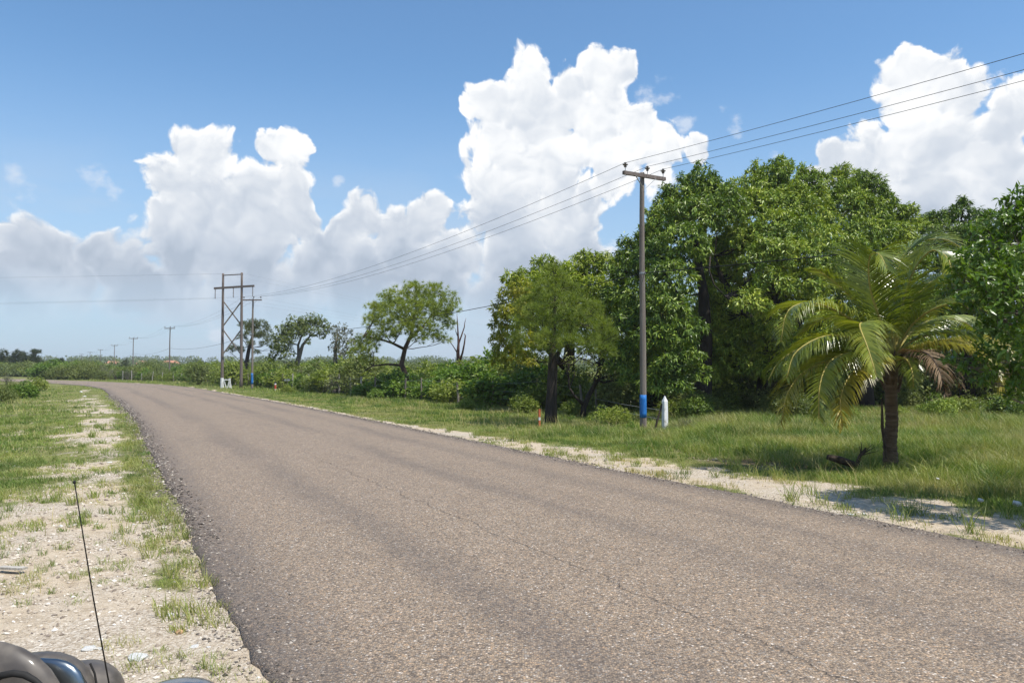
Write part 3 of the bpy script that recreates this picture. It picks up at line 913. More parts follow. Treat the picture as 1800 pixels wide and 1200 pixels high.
SV, SF, nb_ = [], [], 0
oc = np.array([(1, 0, 0), (0, 1, 0), (-1, 0, 0), (0, -1, 0), (0, 0, 1), (0, 0, -1)], float)
of = np.array([(0, 1, 4), (1, 2, 4), (2, 3, 4), (3, 0, 4), (1, 0, 5), (2, 1, 5), (3, 2, 5), (0, 3, 5)])
for args in ((30000, (-7, 1, 3.3, 9), -1, 0.004, 0.024, 1), (22000, (-13, -2, 9, 22), -1, 0.007, 0.035, 2), (9000, (-2, 12, 8, 22), 1, 0.006, 0.035, 3)):
    x, y, z, s = stones(*args)
    n = len(x)
    a = rng.random(n) * 2 * PI
    sc_ = s[:, None] * rng.uniform(0.6, 1.3, (n, 3)) * np.array([1, 1, 0.6])
    v = oc[None] * sc_[:, None, :] + rng.uniform(-0.25, 0.25, (n, 6, 3)) * s[:, None, None]
    ca, sa = np.cos(a)[:, None], np.sin(a)[:, None]
    vx = v[..., 0] * ca - v[..., 1] * sa; vy = v[..., 0] * sa + v[..., 1] * ca
    v = np.stack([vx + x[:, None], vy + y[:, None], v[..., 2] + z[:, None] + s[:, None] * 0.2], -1).reshape(-1, 3)
    SV.append(v); SF.append((of[None] + (np.arange(n) * 6)[:, None, None] + nb_).reshape(-1, 3)); nb_ += n * 6
m, nt, out = new_mat('loose_gravel')
geo = nt.nodes.new('ShaderNodeNewGeometry')
c = ramp(nt, geo.outputs['Random Per Island'], [(0.0, (0.16, 0.13, 0.11)), (0.3, (0.32, 0.26, 0.20)), (0.6, (0.50, 0.43, 0.345)), (0.93, (0.62, 0.56, 0.48)), (1.0, (0.74, 0.71, 0.66))])
nt.links.new(principled(nt, c, 0.85, 0.2).outputs[0], out.inputs[0])
SV, SF = np.concatenate(SV), np.concatenate(SF)
EV, EF = [], []
def edge_crumbs(n, d0, d1, smin, smax):
    sel = np.where((RL[:, 1] > 2.5) & (np.hypot(RL[:, 0], RL[:, 1]) >= d0) & (np.hypot(RL[:, 0], RL[:, 1]) < d1))[0]
    if len(sel) == 0: return
    i = rng.choice(sel, n); j = rng.random(n)
    left_ = rng.random(n) < .62
    uu = np.where(left_, rng.normal(size=n) * .17 - .02, ROAD_W + rng.normal(size=n) * .13)
    p = RL[i] + T[i] * (j * .5)[:, None] + RN[i] * uu[:, None]
    u2 = np.clip(uu, 0, ROAD_W)
    z = np.where((uu > -.0) & (uu < ROAD_W), -0.018 + 0.09 * (1 - ((u2 - 3.8) / 3.8) ** 2), gz(p[:, 0], p[:, 1], uu))
    s_ = smin + (smax - smin) * rng.random(n) ** 3
    v = oc[None] * (s_[:, None] * rng.uniform(.6, 1.3, (n, 3)) * np.array([1, 1, .6]))[:, None, :] + rng.uniform(-.3, .3, (n, 6, 3)) * s_[:, None, None]
    v = v + np.column_stack([p, z + s_ * .15])[:, None, :]
    b0 = sum(len(q_) for q_ in EV)
    EV.append(v.reshape(-1, 3)); EF.append((of[None] + (np.arange(n) * 6)[:, None, None] + b0).reshape(-1, 3))
edge_crumbs(9000, 0, 12, .004, .02); edge_crumbs(9000, 12, 30, .006, .028); edge_crumbs(5000, 30, 60, .01, .04)
mc, nt, out = new_mat('crumbled_seal')
geo = nt.nodes.new('ShaderNodeNewGeometry')
c = ramp(nt, geo.outputs['Random Per Island'], [(0.0, (0.05, 0.045, 0.04)), (0.45, (0.13, 0.11, 0.095)), (0.75, (0.25, 0.20, 0.155)), (1.0, (0.46, 0.41, 0.35))])
nt.links.new(principled(nt, c, 0.85, 0.2).outputs[0], out.inputs[0])
EV, EF = np.concatenate(EV), np.concatenate(EF)
tag(link('crumbled_asphalt', np_mesh('crumbled_asphalt', EV, EF.ravel(), np.full(len(EF), 3), mc)), 'dark loose chips crumbling from both edges of the seal', 'rubble', kind='stuff')
o = link('loose_gravel', np_mesh('loose_gravel', SV, SF.ravel(), np.full(len(SF), 3), m))
tag(o, 'loose pale stones and grit on the sandy road shoulders', 'gravel', kind='stuff')
print('stones', len(SF) // 8)


# ------------------------------------------------------------------ foliage tools
def leaves_arrays(C, A, N, L, W, hi=False):
    A = unit(A); S = unit(np.cross(A, N)); Nn_ = np.cross(S, A)
    L = L[:, None]; W = W[:, None]
    tip = C + A * L - Nn_ * L * 0.12
    ml = C + A * L * 0.45 + S * W / 2 + Nn_ * W * 0.12
    mr = C + A * L * 0.45 - S * W / 2 + Nn_ * W * 0.12
    n = len(C)
    if hi:
        mid = C + A * L * 0.5 + Nn_ * W * -0.06
        V = np.stack([C, ml, mid, mr, tip], 1).reshape(-1, 3)
        f = np.array([[0, 2, 1], [0, 3, 2], [1, 2, 4], [2, 3, 4]])
        F = (f[None] + (np.arange(n) * 5)[:, None, None]).reshape(-1, 3)
    else:
        V = np.stack([C, ml, tip, mr], 1).reshape(-1, 3)
        f = np.array([[0, 2, 1], [0, 3, 2]])
        F = (f[None] + (np.arange(n) * 4)[:, None, None]).reshape(-1, 3)
    return V, F


def rand_dirs(n):
    v = rng.normal(size=(n, 3))
    return unit(v)


def clump_points(clumps, per_m2, low=-0.35, inner=0.72, shrink=1.0):
    """Points and outward directions on the leafy shells of ball-like clumps. clumps: rows x, y, z, r."""
    P_, O_ = [], []
    for (x, y, z, r) in clumps:
        r = r * shrink
        n = max(6, int(4 * PI * r * r * per_m2))
        d = rand_dirs(int(n * 1.5))
        d = d[d[:, 2] > low - 0.3 * rng.random(len(d))][:n]
        rad = r * (inner + (1.08 - inner) * rng.random(len(d)) ** 0.6)
        lump = 1.0 + 0.38 * (vnoise(d[:, 0] * 2 + x * 3, d[:, 1] * 2 + d[:, 2] * 2 + y, 1.1, 2, int(abs(z * 7)) % 50) - 0.5) * 2
        p = np.array([x, y, z]) + d * (rad * lump)[:, None] * np.array([1.0, 1.0, 0.82])
        P_.append(p); O_.append(d)
    return np.concatenate(P_), np.concatenate(O_)


def rosettes(P_, O_, k_, L0, W0, droop=0.6, spread=0.8, hi=False):
    n = len(P_)
    Pn = np.repeat(P_, k_, 0) + rng.normal(size=(n * k_, 3)) * L0 * 0.16
    On = np.repeat(O_, k_, 0)
    A = unit(On * 0.45 + rand_dirs(n * k_) * spread + np.array([0, 0, -droop]))
    N = unit(On * 0.6 + np.array([0.0, 0, 0.9]) + rng.normal(size=A.shape) * 0.35)
    L = L0 * rng.uniform(0.6, 1.15, n * k_); W = W0 * rng.uniform(0.7, 1.2, n * k_)
    return leaves_arrays(Pn, A, N, L, W, hi)


def tufts(P_, O_, k_, L0, W0):
    """Needle tufts: thin blades fanning from each point."""
    n = len(P_)
    Pn = np.repeat(P_, k_, 0)
    On = np.repeat(unit(O_ * 0.6 + np.array([0, 0, 0.7])), k_, 0)
    A = unit(On * 0.7 + rand_dirs(n * k_))
    L = L0 * rng.uniform(0.6, 1.2, n * k_)
    S = unit(np.cross(A, rand_dirs(n * k_)))
    W = (W0 / 2 * rng.uniform(0.7, 1.3, n * k_))[:, None]
    V = np.stack([Pn - S * W, Pn + S * W, Pn + A * L[:, None]], 1).reshape(-1, 3)
    F = np.arange(n * k_ * 3).reshape(-1, 3)
    return V, F


def curve_pts(p0, p1, p2, n=7, jit=0.0):
    out_ = []
    for i in range(n):
        t = i / (n - 1)
        p = (1 - t) ** 2 * np.array(p0) + 2 * t * (1 - t) * np.array(p1) + t * t * np.array(p2)
        if 0 < i < n - 1 and jit: p = p + rng.normal(size=3) * jit
        out_.append(p)
    return out_


def make_tree(name, loc, label, cat, trunk, clumps, leaf, bark, per_m2=9, style='rosette', k_=8, L0=0.2, W0=0.05, forks=None, hi=False,
              limb_r=0.06, droop=0.6, group=None, twigs=3, low=-0.35, inner=0.72, shrink=1.0, extra=None, extra_mat=None, spread=0.8, limb_jit=0.08):
    """trunk: [(point, radius)...] local to loc; clumps local."""
    root = empty(name, loc, label, cat, group)
    mb = MB()
    for tr_ in (trunk if isinstance(trunk[0], list) else [trunk]):
        mb.tube([p for p, r in tr_], [r for p, r in tr_], 10)
    pts = []
    for tr_ in (trunk if isinstance(trunk[0], list) else [trunk]):
        pts += [np.array(p) for p, r in tr_[len(tr_) // 3:]]
    for (x, y, z, r) in clumps:
        c = np.array([x, y, z])
        # leave the trunk at a joint lower than the clump
        d = [np.linalg.norm(q - c) + 1.6 * max(0, q[2] - c[2] + 0.2) for q in pts]
        s = pts[int(np.argmin(d))]
        mid = (s + c) / 2 + np.array([0, 0, -0.12 * np.linalg.norm(c - s)]) + rng.normal(size=3) * 0.08 * np.linalg.norm(c - s)
        lp = curve_pts(s, mid, c, 7, limb_jit * 0.5)
        r0 = limb_r * (0.5 + 0.35 * r)
        mb.tube(lp, [r0 * (1 - 0.75 * i / 6) for i in range(7)], 6, cap=False)
        for _ in range(twigs):
            e = c + rand_dirs(1)[0] * r * np.array([0.8, 0.8, 0.55]) + np.array([0, 0, 0.15 * r])
            q = lp[random.choice((3, 4, 5))]
            mb.tube(curve_pts(q, (q + e) / 2 + rng.normal(size=3) * 0.07, e, 4, 0.02), [r0 * 0.35, r0 * 0.28, r0 * 0.2, r0 * 0.08], 4, cap=False)
    mb.build('trunk', bark, root, smooth=True)

    def crown(cl, mat_, nm_='crown'):
        P_, O_ = clump_points(cl, per_m2, low, inner, shrink)
        if style == 'rosette': V_, F_ = rosettes(P_, O_, k_, L0, W0, droop, spread, hi)
        else: V_, F_ = tufts(P_, O_, k_, L0, W0)
        link(nm_, np_mesh(nm_, V_, F_.ravel(), np.full(len(F_), 3), mat_), root)
        return len(F_)
    n = crown(clumps, leaf)
    if extra: n += crown(extra, extra_mat)
    print(name, n, 'leaf faces')
    return root


def px_clumps(lst, d0, loc, back=0.0, seed=None):
    """Crown clumps measured in the photograph (x, y, radius px, metres nearer) -> local metres."""
    out_ = []
    for c in lst:
        px, py, r = c[:3]
        dd = d0 - (c[3] if len(c) > 3 else 0.0)
        p = at(px, py, dd)
        out_.append((p[0] - loc[0], p[1] - loc[1], p[2] - loc[2], r / F_PX * dd))
    return out_


def gpt(x, y):
    return np.array([x, y, float(gz(np.array([x]), np.array([y]))[0])])


# ================================================================== trees
# --- the crooked pine standing alone on the verge
L1 = gpt(*G(710, 698)[:2]); D1 = L1[1]
def loc_px(px, py, d, loc): return tuple(at(px, py, d) - loc)
t1 = [((0, 0, -0.1), 0.26), ((0.0, 0, 0.25), 0.21), (loc_px(715, 664, D1, L1), 0.19), (loc_px(706, 640, D1, L1), 0.16), (loc_px(712, 612, D1, L1), 0.14),
      (loc_px(722, 590, D1, L1), 0.11), (loc_px(728, 560, D1 + .3, L1), 0.08), (loc_px(733, 530, D1 + .2, L1), 0.04)]
t1b = [(loc_px(712, 614, D1, L1), 0.10), (loc_px(690, 603, D1 - .4, L1), 0.075), (loc_px(668, 596, D1 - .8, L1), 0.05), (loc_px(640, 590, D1 - 1, L1), 0.03)]
t1c = [(loc_px(706, 642, D1, L1), 0.085), (loc_px(680, 640, D1 - .3, L1), 0.06), (loc_px(655, 643, D1 - .6, L1), 0.045), (loc_px(640, 652, D1 - .8, L1), 0.02)]
t1d = [(loc_px(718, 598, D1, L1), 0.09), (loc_px(742, 575, D1 + .5, L1), 0.06), (loc_px(765, 545, D1 + .6, L1), 0.04), (loc_px(778, 525, D1 + .6, L1), 0.02)]
c1 = [(700, 520, 22), (722, 510, 20, .5), (745, 512, 20), (768, 512, 20, -.3), (788, 526, 20), (796, 545, 14, .3), (676, 530, 22), (660, 545, 20), (655, 562, 18, .6),
      (690, 550, 26, 1.0), (720, 540, 26, 1.2), (750, 540, 26, .8), (775, 552, 22, .2), (790, 572, 15), (735, 566, 24, 1.4), (705, 576, 24, 1.5), (680, 585, 22, 1.0),
      (655, 590, 20, .6), (638, 598, 18, .2), (628, 612, 16, .4), (652, 610, 18, 1.0), (760, 580, 20, .8), (735, 592, 18, 1.3), (772, 592, 14, -.2), (785, 596, 10),
      (700, 534, 24, -1.6), (740, 528, 24, -1.6), (770, 545, 22, -1.6), (670, 560, 22, -1.6), (720, 570, 24, -1.6), (645, 630, 14, .6), (790, 548, 10), (730, 502, 10)]
make_tree('pine_tree', tuple(L1), 'lone pine with a crooked dark trunk and round open crown on the grass verge', 'tree', [t1, t1b, t1c, t1d],
          px_clumps(c1, D1, L1), M['pine'], M['bark_pine'], per_m2=10, style='tuft', k_=44, L0=0.27, W0=0.014, shrink=.95, limb_r=0.055, twigs=3, low=-0.7, inner=0.35)

# --- the second pine, nearer, with the thick doubled trunk
L2 = gpt(*G(967, 741)[:2]); D2 = L2[1]
t2 = [((-0.06, 0, -0.1), 0.20), ((-0.04, 0, 0.4), 0.155), (loc_px(968, 690, D2, L2), 0.15), (loc_px(970, 640, D2, L2), 0.14), (loc_px(972, 600, D2, L2), 0.10), (loc_px(975, 540, D2, L2), 0.06), (loc_px(978, 480, D2, L2), 0.02)]
t2b = [((0.12, -0.02, -0.1), 0.13), ((0.12, -0.02, 0.9), 0.115), (loc_px(975, 640, D2, L2), 0.10), (loc_px(985, 610, D2, L2), 0.07), (loc_px(1010, 570, D2, L2), 0.03)]
c2 = [(976, 466, 11), (972, 474, 15), (985, 486, 18, .2), (975, 480, 16), (965, 500, 24, .3), (990, 502, 24), (1010, 510, 18, -.2), (945, 515, 26, .3), (975, 525, 32, .8), (1010, 530, 30, .4), (1040, 545, 28, 0), (925, 540, 26, .2), (950, 552, 32, 1.0),
      (990, 560, 34, 1.2), (1025, 570, 32, .8), (1058, 575, 26, .1), (1078, 590, 18, 0), (912, 570, 24, .3), (905, 595, 20, .5), (935, 590, 30, 1.1), (965, 600, 32, 1.4), (1000, 605, 32, 1.4),
      (1035, 608, 28, .9), (1065, 615, 22, .2), (920, 618, 18, .7), (950, 625, 18, 1.2), (985, 520, 34, -1.2), (1030, 560, 34, -1.2), (930, 560, 32, -1.2), (980, 590, 36, -1.4), (1050, 600, 26, -.9)]
make_tree('pine_tree', tuple(L2), 'dense pine with a thick double trunk, orange stake beside it', 'tree', [t2, t2b],
          px_clumps(c2, D2, L2), M['pine'], M['bark_dark'], per_m2=12, style='tuft', k_=52, L0=0.26, W0=0.0095, shrink=.80, limb_r=0.05, twigs=3, low=-0.7, inner=0.35)

# --- the flat-topped pine behind the pylon
L3 = gpt(*G(430, 671)[:2] * 0 + np.array([at(430, 671, 92)[0], 92])); D3 = 92
t3 = [((0, 0, -0.1), 0.30), (loc_px(433, 640, D3, L3), 0.24), (loc_px(438, 610, D3, L3), 0.2), (loc_px(444, 590, D3, L3), 0.15), (loc_px(448, 575, D3, L3), 0.08)]
c3 = [(430, 574, 13), (445, 570, 12, .5), (460, 572, 12), (470, 582, 10), (438, 586, 12, 1), (455, 590, 11, .8), (476, 598, 9), (424, 594, 9, .5), (466, 606, 10, .6), (440, 604, 9, 1), (484, 612, 7),
      (412, 612, 9, 0), (404, 617, 7), (422, 616, 9, .6), (450, 620, 7, 1), (445, 578, 12, -2), (460, 592, 12, -2)]
make_tree('pine_tree', tuple(L3), 'flat-topped dark pine rising behind the two-legged pylon', 'tree', t3, px_clumps(c3, D3, L3), M['pine_dark'], M['bark_dark'],
          per_m2=11, style='tuft', k_=16, L0=0.30, W0=0.026, limb_r=0.08, twigs=2, low=-0.2, inner=0.4)

# --- airy broadleaf with forked limbs
D4 = 80.0; L4 = gpt(at(522, 660, D4)[0], D4)
t4 = [((0, 0, -0.1), 0.32), (loc_px(522, 640, D4, L4), 0.27), (loc_px(527, 622, D4, L4), 0.22), (loc_px(532, 606, D4, L4), 0.15), (loc_px(545, 590, D4, L4), 0.08)]
t4b = [(loc_px(525, 624, D4, L4), 0.16), (loc_px(524, 606, D4, L4), 0.12), (loc_px(530, 590, D4, L4), 0.08), (loc_px(536, 578, D4, L4), 0.04)]
c4 = [(500, 578, 15), (515, 568, 15), (535, 564, 15), (553, 562, 13), (566, 568, 12), (574, 580, 9), (488, 592, 12), (505, 596, 13, 1), (495, 610, 12, 1), (483, 622, 11), (505, 618, 12, 1), (535, 580, 13, 1), (555, 582, 11, .6),
      (484, 606, 10), (520, 584, 12, 1), (566, 590, 7), (540, 600, 6, 1), (475, 630, 8), (515, 640, 10, 1), (530, 572, 14, -2), (505, 590, 14, -2)]
make_tree('broadleaf_tree', tuple(L4), 'airy broadleaf tree with pale forked limbs and gaps showing sky, above the scrub', 'tree', [t4, t4b], px_clumps(c4, D4, L4), M['scrub_olive'], M['bark_grey'],
          per_m2=10, k_=5, L0=0.26, W0=0.13, limb_r=0.07, twigs=3, low=-0.9, inner=0.3, droop=0.2)

# --- sparse greyish tree left of the crooked pine
D5 = 68.0; L5 = gpt(at(592, 670, D5)[0], D5)
t5 = [((0, 0, -0.1), 0.26), (loc_px(590, 640, D5, L5), 0.2), (loc_px(589, 615, D5, L5), 0.13), (loc_px(593, 590, D5, L5), 0.06)]
c5 = [(588, 580, 10), (600, 575, 10), (612, 586, 9), (620, 598, 9), (590, 595, 10, 1), (605, 600, 12, 1), (598, 612, 13, 1), (615, 616, 13, .5), (628, 612, 9), (600, 628, 14, 1), (618, 632, 14, 1), (586, 610, 9), (596, 590, 12, -1.5), (635, 628, 10)]
make_tree('broadleaf_tree', tuple(L5), 'thin grey-green tree with a sparse top between the forked tree and the crooked pine', 'tree', t5, px_clumps(c5, D5, L5), M['scrub_grey'], M['bark_grey'],
          per_m2=8, k_=5, L0=0.22, W0=0.10, limb_r=0.06, twigs=3, low=-0.9, inner=0.3, droop=0.2)

# --- dead tree: bare reddish forks
D6 = 58.0; L6 = gpt(at(806, 668, D6)[0], D6)
mb = MB()
def br(pts, rad): mb.tube([loc_px(x, y, D6 + (z if z else 0), L6) for x, y, z in pts], rad, 7)
br([(806, 668, 0), (806, 640, 0), (805, 620, 0), (806, 604, .1), (805, 585, .1), (804, 565, 0), (803, 551, 0)], [0.16, 0.15, 0.13, 0.09, 0.06, 0.035, 0.012])
br([(806, 604, .1), (811, 590, .3), (816, 575, .3), (817, 566, .3), (819, 559, .3)], [0.07, 0.055, 0.04, 0.025, 0.01])
br([(808, 635, 0), (813, 620, -.3), (816, 605, -.4), (818, 590, -.4), (816, 586, -.4)], [0.09, 0.075, 0.06, 0.045, 0.02])
br([(805, 622, 0), (799, 612, .2), (793, 603, .3), (788, 597, .3)], [0.05, 0.04, 0.025, 0.01])
br([(804, 590, .1), (801, 582, 0), (801, 577, 0)], [0.035, 0.025, 0.012])
dead = empty('dead_tree', tuple(L6), 'bare reddish dead tree with upright forked stubs', 'tree')
mb.build('trunk', M['bark_red'], dead, smooth=True)

# --- the mango grove
def grove_tree(name, label, d0, base_px, trunk_pts, clumps, leaf, extra=None, extra_mat=None, per=20, k_=9, L0=0.235, W0=0.066, bark='bark_dark', limb=0.05, inner=0.78, shrink=.86, **kw):
    loc = gpt(at(base_px, 700, d0)[0], d0)
    sprigs = []
    for c in clumps:
        if (c[3] if len(c) > 3 else 0) < 1.6 and (c[3] if len(c) > 3 else 0) > -1:
            for _ in range(2):
                a_ = rng.uniform(-.3, PI + .3)
                sprigs.append((c[0] + c[2] * .98 * math.cos(a_), c[1] - c[2] * .95 * math.sin(a_), rng.uniform(8, 15), c[3] if len(c) > 3 else 0))
    clumps = list(clumps) + sprigs
    tr_ = [[(loc_px(x, y, d0 - z, loc) if y is not None else (0, 0, -0.2), r) for x, y, z, r in seg] for seg in trunk_pts]
    for seg in tr_:
        seg[0] = ((seg[0][0][0], seg[0][0][1], min(seg[0][0][2], seg[0][0][2])), seg[0][1])
    return make_tree(name, tuple(loc), label, 'tree', tr_, px_clumps(clumps, d0, loc), M[leaf], M[bark], per_m2=per, k_=k_, L0=L0, W0=W0, limb_r=limb,
                     extra=px_clumps(extra, d0, loc) if extra else None, extra_mat=M[extra_mat] if extra_mat else None, inner=inner, shrink=shrink, **kw)

cA = [(1236, 322, 38), (1205, 345, 36), (1180, 362, 32), (1262, 345, 40, .5), (1225, 380, 48, 1.5), (1170, 395, 40, .8), (1140, 425, 34), (1112, 448, 30), (1105, 480, 34, .8), (1150, 455, 44, 1.8),
      (1200, 430, 50, 2.5), (1275, 375, 40, 1.0), (1180, 490, 46, 3.2), (1130, 520, 44, 2.2), (1170, 545, 46, 3.6), (1085, 520, 32, .8),
      (1190, 590, 36, 4.2), (1150, 600, 42, 3.8), (1210, 625, 30, 4.4), (1175, 640, 34, 4.4), (1110, 570, 40, 2.4), (1115, 620, 34, 2.6), (1250, 360, 50, -3), (1190, 400, 55, -4), (1140, 470, 50, -4), (1230, 460, 50, -4),
      (1150, 560, 50, -4), (1222, 575, 24, 4.2), (1150, 668, 30, 4.2), (1110, 660, 30, 3.0), (1190, 678, 24, 4.6), (1225, 655, 24, 4.0), (1085, 640, 26, 2.4), (1160, 640, 60, -3), (1240, 600, 60, -3.5)]
grove_tree('mango_tree', 'tall mango behind the near power pole, bright leaf clumps stepping down to the ground', 33.0, 1235,
           [[(1235, 730, 0, .42), (1236, 660, 0, .34), (1240, 600, 0, .30), (1238, 520, .3, .22), (1225, 440, .3, .14), (1220, 380, .2, .07)],
            [(1238, 600, 0, .2), (1200, 540, 1, .15), (1170, 480, 1, .08)], [(1236, 640, 0, .18), (1180, 610, 1.2, .13), (1140, 590, 1.8, .06)]], cA, 'mango')

cB = [(1322, 330, 36), (1355, 315, 36), (1388, 312, 36), (1418, 330, 36), (1300, 360, 40, .5), (1340, 365, 46, 1.2), (1385, 360, 46, 1.2), (1425, 370, 40, .8), (1370, 405, 48, 2.6), (1410, 415, 48, 3.0),
      (1330, 420, 44, 2.6), (1350, 455, 48, 3.6), (1395, 455, 50, 4.0), (1435, 450, 46, 3.4), (1455, 420, 36, 1.6), (1360, 500, 40, 4.2), (1420, 500, 40, 4.2),
      (1318, 530, 30, 4.6), (1345, 545, 22, 4.8), (1455, 490, 40, 3.0), (1440, 545, 34, 4.2), (1360, 350, 60, -3), (1400, 420, 60, -4), (1320, 440, 60, -4), (1420, 500, 60, -4), (1340, 540, 50, -4),
      (1375, 570, 22, 4.4), (1330, 600, 60, -4), (1420, 610, 60, -4), (1262, 430, 50, -2.5), (1290, 490, 54, -2.5), (1275, 560, 54, -2.5), (1300, 430, 44, -1.5), (1240, 470, 30, .5), (1262, 520, 36, .9), (1245, 560, 34, .8), (1270, 610, 42, .9), (1320, 580, 34, 1.2), (1300, 640, 42, 1.0), (1350, 645, 38, 1.2), (1400, 650, 42, 1.0), (1240, 655, 38, .9), (1350, 600, 30, 1.2), (1440, 640, 40, .8), (1285, 470, 26, .9), (1400, 600, 24, 3.8), (1440, 600, 26, 3.4)]
grove_tree('mango_tree', 'broad domed mango in the middle of the grove with a black shaded hollow under it', 34.5, 1345,
           [[(1345, 735, 0, .5), (1348, 670, 0, .42), (1352, 600, 0, .36), (1362, 520, 0, .26), (1370, 440, 0, .16), (1372, 370, 0, .07)],
            [(1350, 610, 0, .26), (1310, 550, 1, .2), (1270, 490, 1.2, .12), (1258, 450, 1.2, .06)], [(1350, 620, 0, .24), (1400, 570, .8, .18), (1440, 520, 1, .1)], [(1250, 450, 3.0, .03), (1248, 475, 3.4, .03), (1256, 500, 3.6, .028), (1275, 520, 3.6, .02)]],
           cB, 'mango')

cC = [(1475, 325, 30), (1505, 318, 32), (1535, 325, 28), (1550, 345, 24), (1455, 350, 34, .6), (1495, 360, 42, 1.2), (1540, 375, 40, .8), (1575, 375, 30, .2), (1600, 392, 24), (1580, 410, 34, .8), (1530, 415, 44, 2.0),
      (1485, 410, 44, 2.2), (1500, 450, 46, 3.0), (1550, 455, 42, 2.4), (1590, 440, 34, 1.2), (1480, 490, 44, 3.4), (1530, 500, 40, 3.4), (1580, 490, 40, 2.4), (1610, 460, 26, .6), (1500, 540, 40, 3.4), (1560, 540, 40, 2.6), (1500, 380, 56, -3), (1560, 430, 56, -4), (1500, 480, 56, -4),
      (1450, 575, 36, 3.2), (1520, 590, 40, 3.0), (1600, 540, 36, 1.2), (1600, 600, 40, 1.0), (1500, 640, 50, -3), (1580, 640, 50, -3)]
grove_tree('mango_tree', 'mango whose crown shows above and behind the coconut palm', 36.0, 1520,
           [[(1520, 735, 0, .45), (1518, 670, 0, .38), (1515, 590, 0, .3), (1520, 500, 0, .2), (1512, 420, 0, .12), (1508, 350, 0, .05)],
            [(1516, 600, 0, .2), (1560, 530, .6, .15), (1585, 450, .6, .06)]], cC, 'mango')

cD = [(1010, 470, 26), (985, 480, 22), (955, 478, 22), (930, 488, 24), (1040, 470, 24), (1065, 462, 22), (1075, 490, 30, .6), (910, 498, 18), (950, 505, 30, 1), (1000, 505, 34, 1.2), (1045, 510, 36, 1.6), (1080, 530, 32, 1.6), (925, 525, 28, .6),
      (980, 540, 36, 1.8), (1040, 555, 36, 2.2), (1085, 570, 34, 2.2), (940, 560, 32, 1), (1010, 585, 36, 2.2), (1065, 605, 34, 2.4), (960, 600, 32, 1.2), (1100, 610, 26, 2.4), (1000, 500, 40, -2.6), (1050, 540, 44, -2.6), (960, 550, 44, -2.6)]
cDy = [(895, 520, 22, 1.6), (884, 548, 22, 1.2), (900, 552, 22, 2.2), (878, 572, 18, 1), (896, 584, 22, 2.0), (872, 594, 12, .5), (885, 608, 20, 1.4), (902, 622, 20, 2), (878, 632, 14, 1), (918, 505, 18, 2.0), (915, 545, 20, 2.6), (922, 600, 22, 2.6), (925, 632, 18, 2.4)]
grove_tree('mango_tree', 'lower mango with a yellow-leaved side behind the double-trunked pine', 37.0, 1000,
           [[(1000, 725, 0, .4), (998, 660, 0, .32), (1002, 600, 0, .24), (1010, 540, 0, .15), (1010, 490, 0, .06)], [(998, 650, 0, .2), (950, 600, .4, .14), (915, 560, .4, .06)],
            [(1040, 735, 1, .2), (1042, 690, 1.0, .18), (1055, 650, 1, .14), (1060, 600, 1, .08)]],
           cD, 'mango_light', extra=cDy, extra_mat='mango_gold')

cE = [(1660, 385, 22), (1690, 375, 24), (1715, 385, 20), (1640, 400, 22), (1670, 415, 34, .8), (1710, 420, 34, .8), (1745, 410, 34), (1640, 450, 34, 1.0), (1690, 465, 40, 1.6), (1740, 470, 40, 1.2), (1650, 510, 40, 1.6), (1710, 530, 44, 1.8), (1650, 570, 40, 1.6),
      (1720, 590, 44, 1.8), (1790, 420, 40, 0), (1790, 500, 48, .6), (1800, 580, 48, .6), (1700, 450, 60, -3), (1770, 480, 60, -3), (1680, 540, 60, -3)]
grove_tree('mango_tree', 'darker mango at the end of the grove past the coconut palm', 38.0, 1700,
           [[(1700, 730, 0, .42), (1700, 660, 0, .34), (1695, 580, 0, .26), (1692, 480, 0, .16), (1690, 400, 0, .06)], [(1700, 640, 0, .2), (1760, 560, .4, .14), (1785, 470, .4, .06)]],
           cE, 'mango')

def back_row(x0, x1, y0, y1, n):
    return [(rng.uniform(x0, x1), rng.uniform(y0, y1), rng.uniform(40, 60)) for _ in range(n)]


for (cxp, x0, x1, yt, lb) in ((1150, 1080, 1260, 520, 'shaded mango at the back of the grove behind the near pole'), (1370, 1250, 1480, 500, 'shaded mango at the back of the grove behind the domed one'),
                              (1600, 1480, 1720, 470, 'shaded mango at the back of the grove behind the palm'), (1800, 1720, 1960, 440, 'shaded mango behind the grove at the edge of the view')):
    grove_tree('mango_tree', lb, 44.0, cxp, [[(cxp, 725, 0, .4), (cxp, 650, 0, .3), (cxp + 5, 560, 0, .15), (cxp, 480, 0, .05)]], back_row(x0, x1, yt, 690, 24), 'mango', per=7)

# --- low forked tree just inside the fence, under the grove
cF = [(1035, 655, 22, 1), (1010, 650, 20), (1060, 640, 22, .6), (1085, 652, 20, .4), (1020, 632, 20, .4), (1110, 660, 20)]
grove_tree('broadleaf_tree', 'small dark tree with a leaning forked trunk inside the wire fence', 31.0, 1024,
           [[(1024, 738, 0, .13), (1026, 715, 0, .11), (1036, 692, 0, .10), (1050, 668, 0, .08), (1056, 640, 0, .05)], [(1026, 712, 0, .07), (1010, 696, .2, .05), (1000, 680, .3, .03)]],
           cF, 'scrub_olive', per=9, k_=4, L0=0.14, W0=0.06, low=-0.8, inner=0.3, spread=1.2)

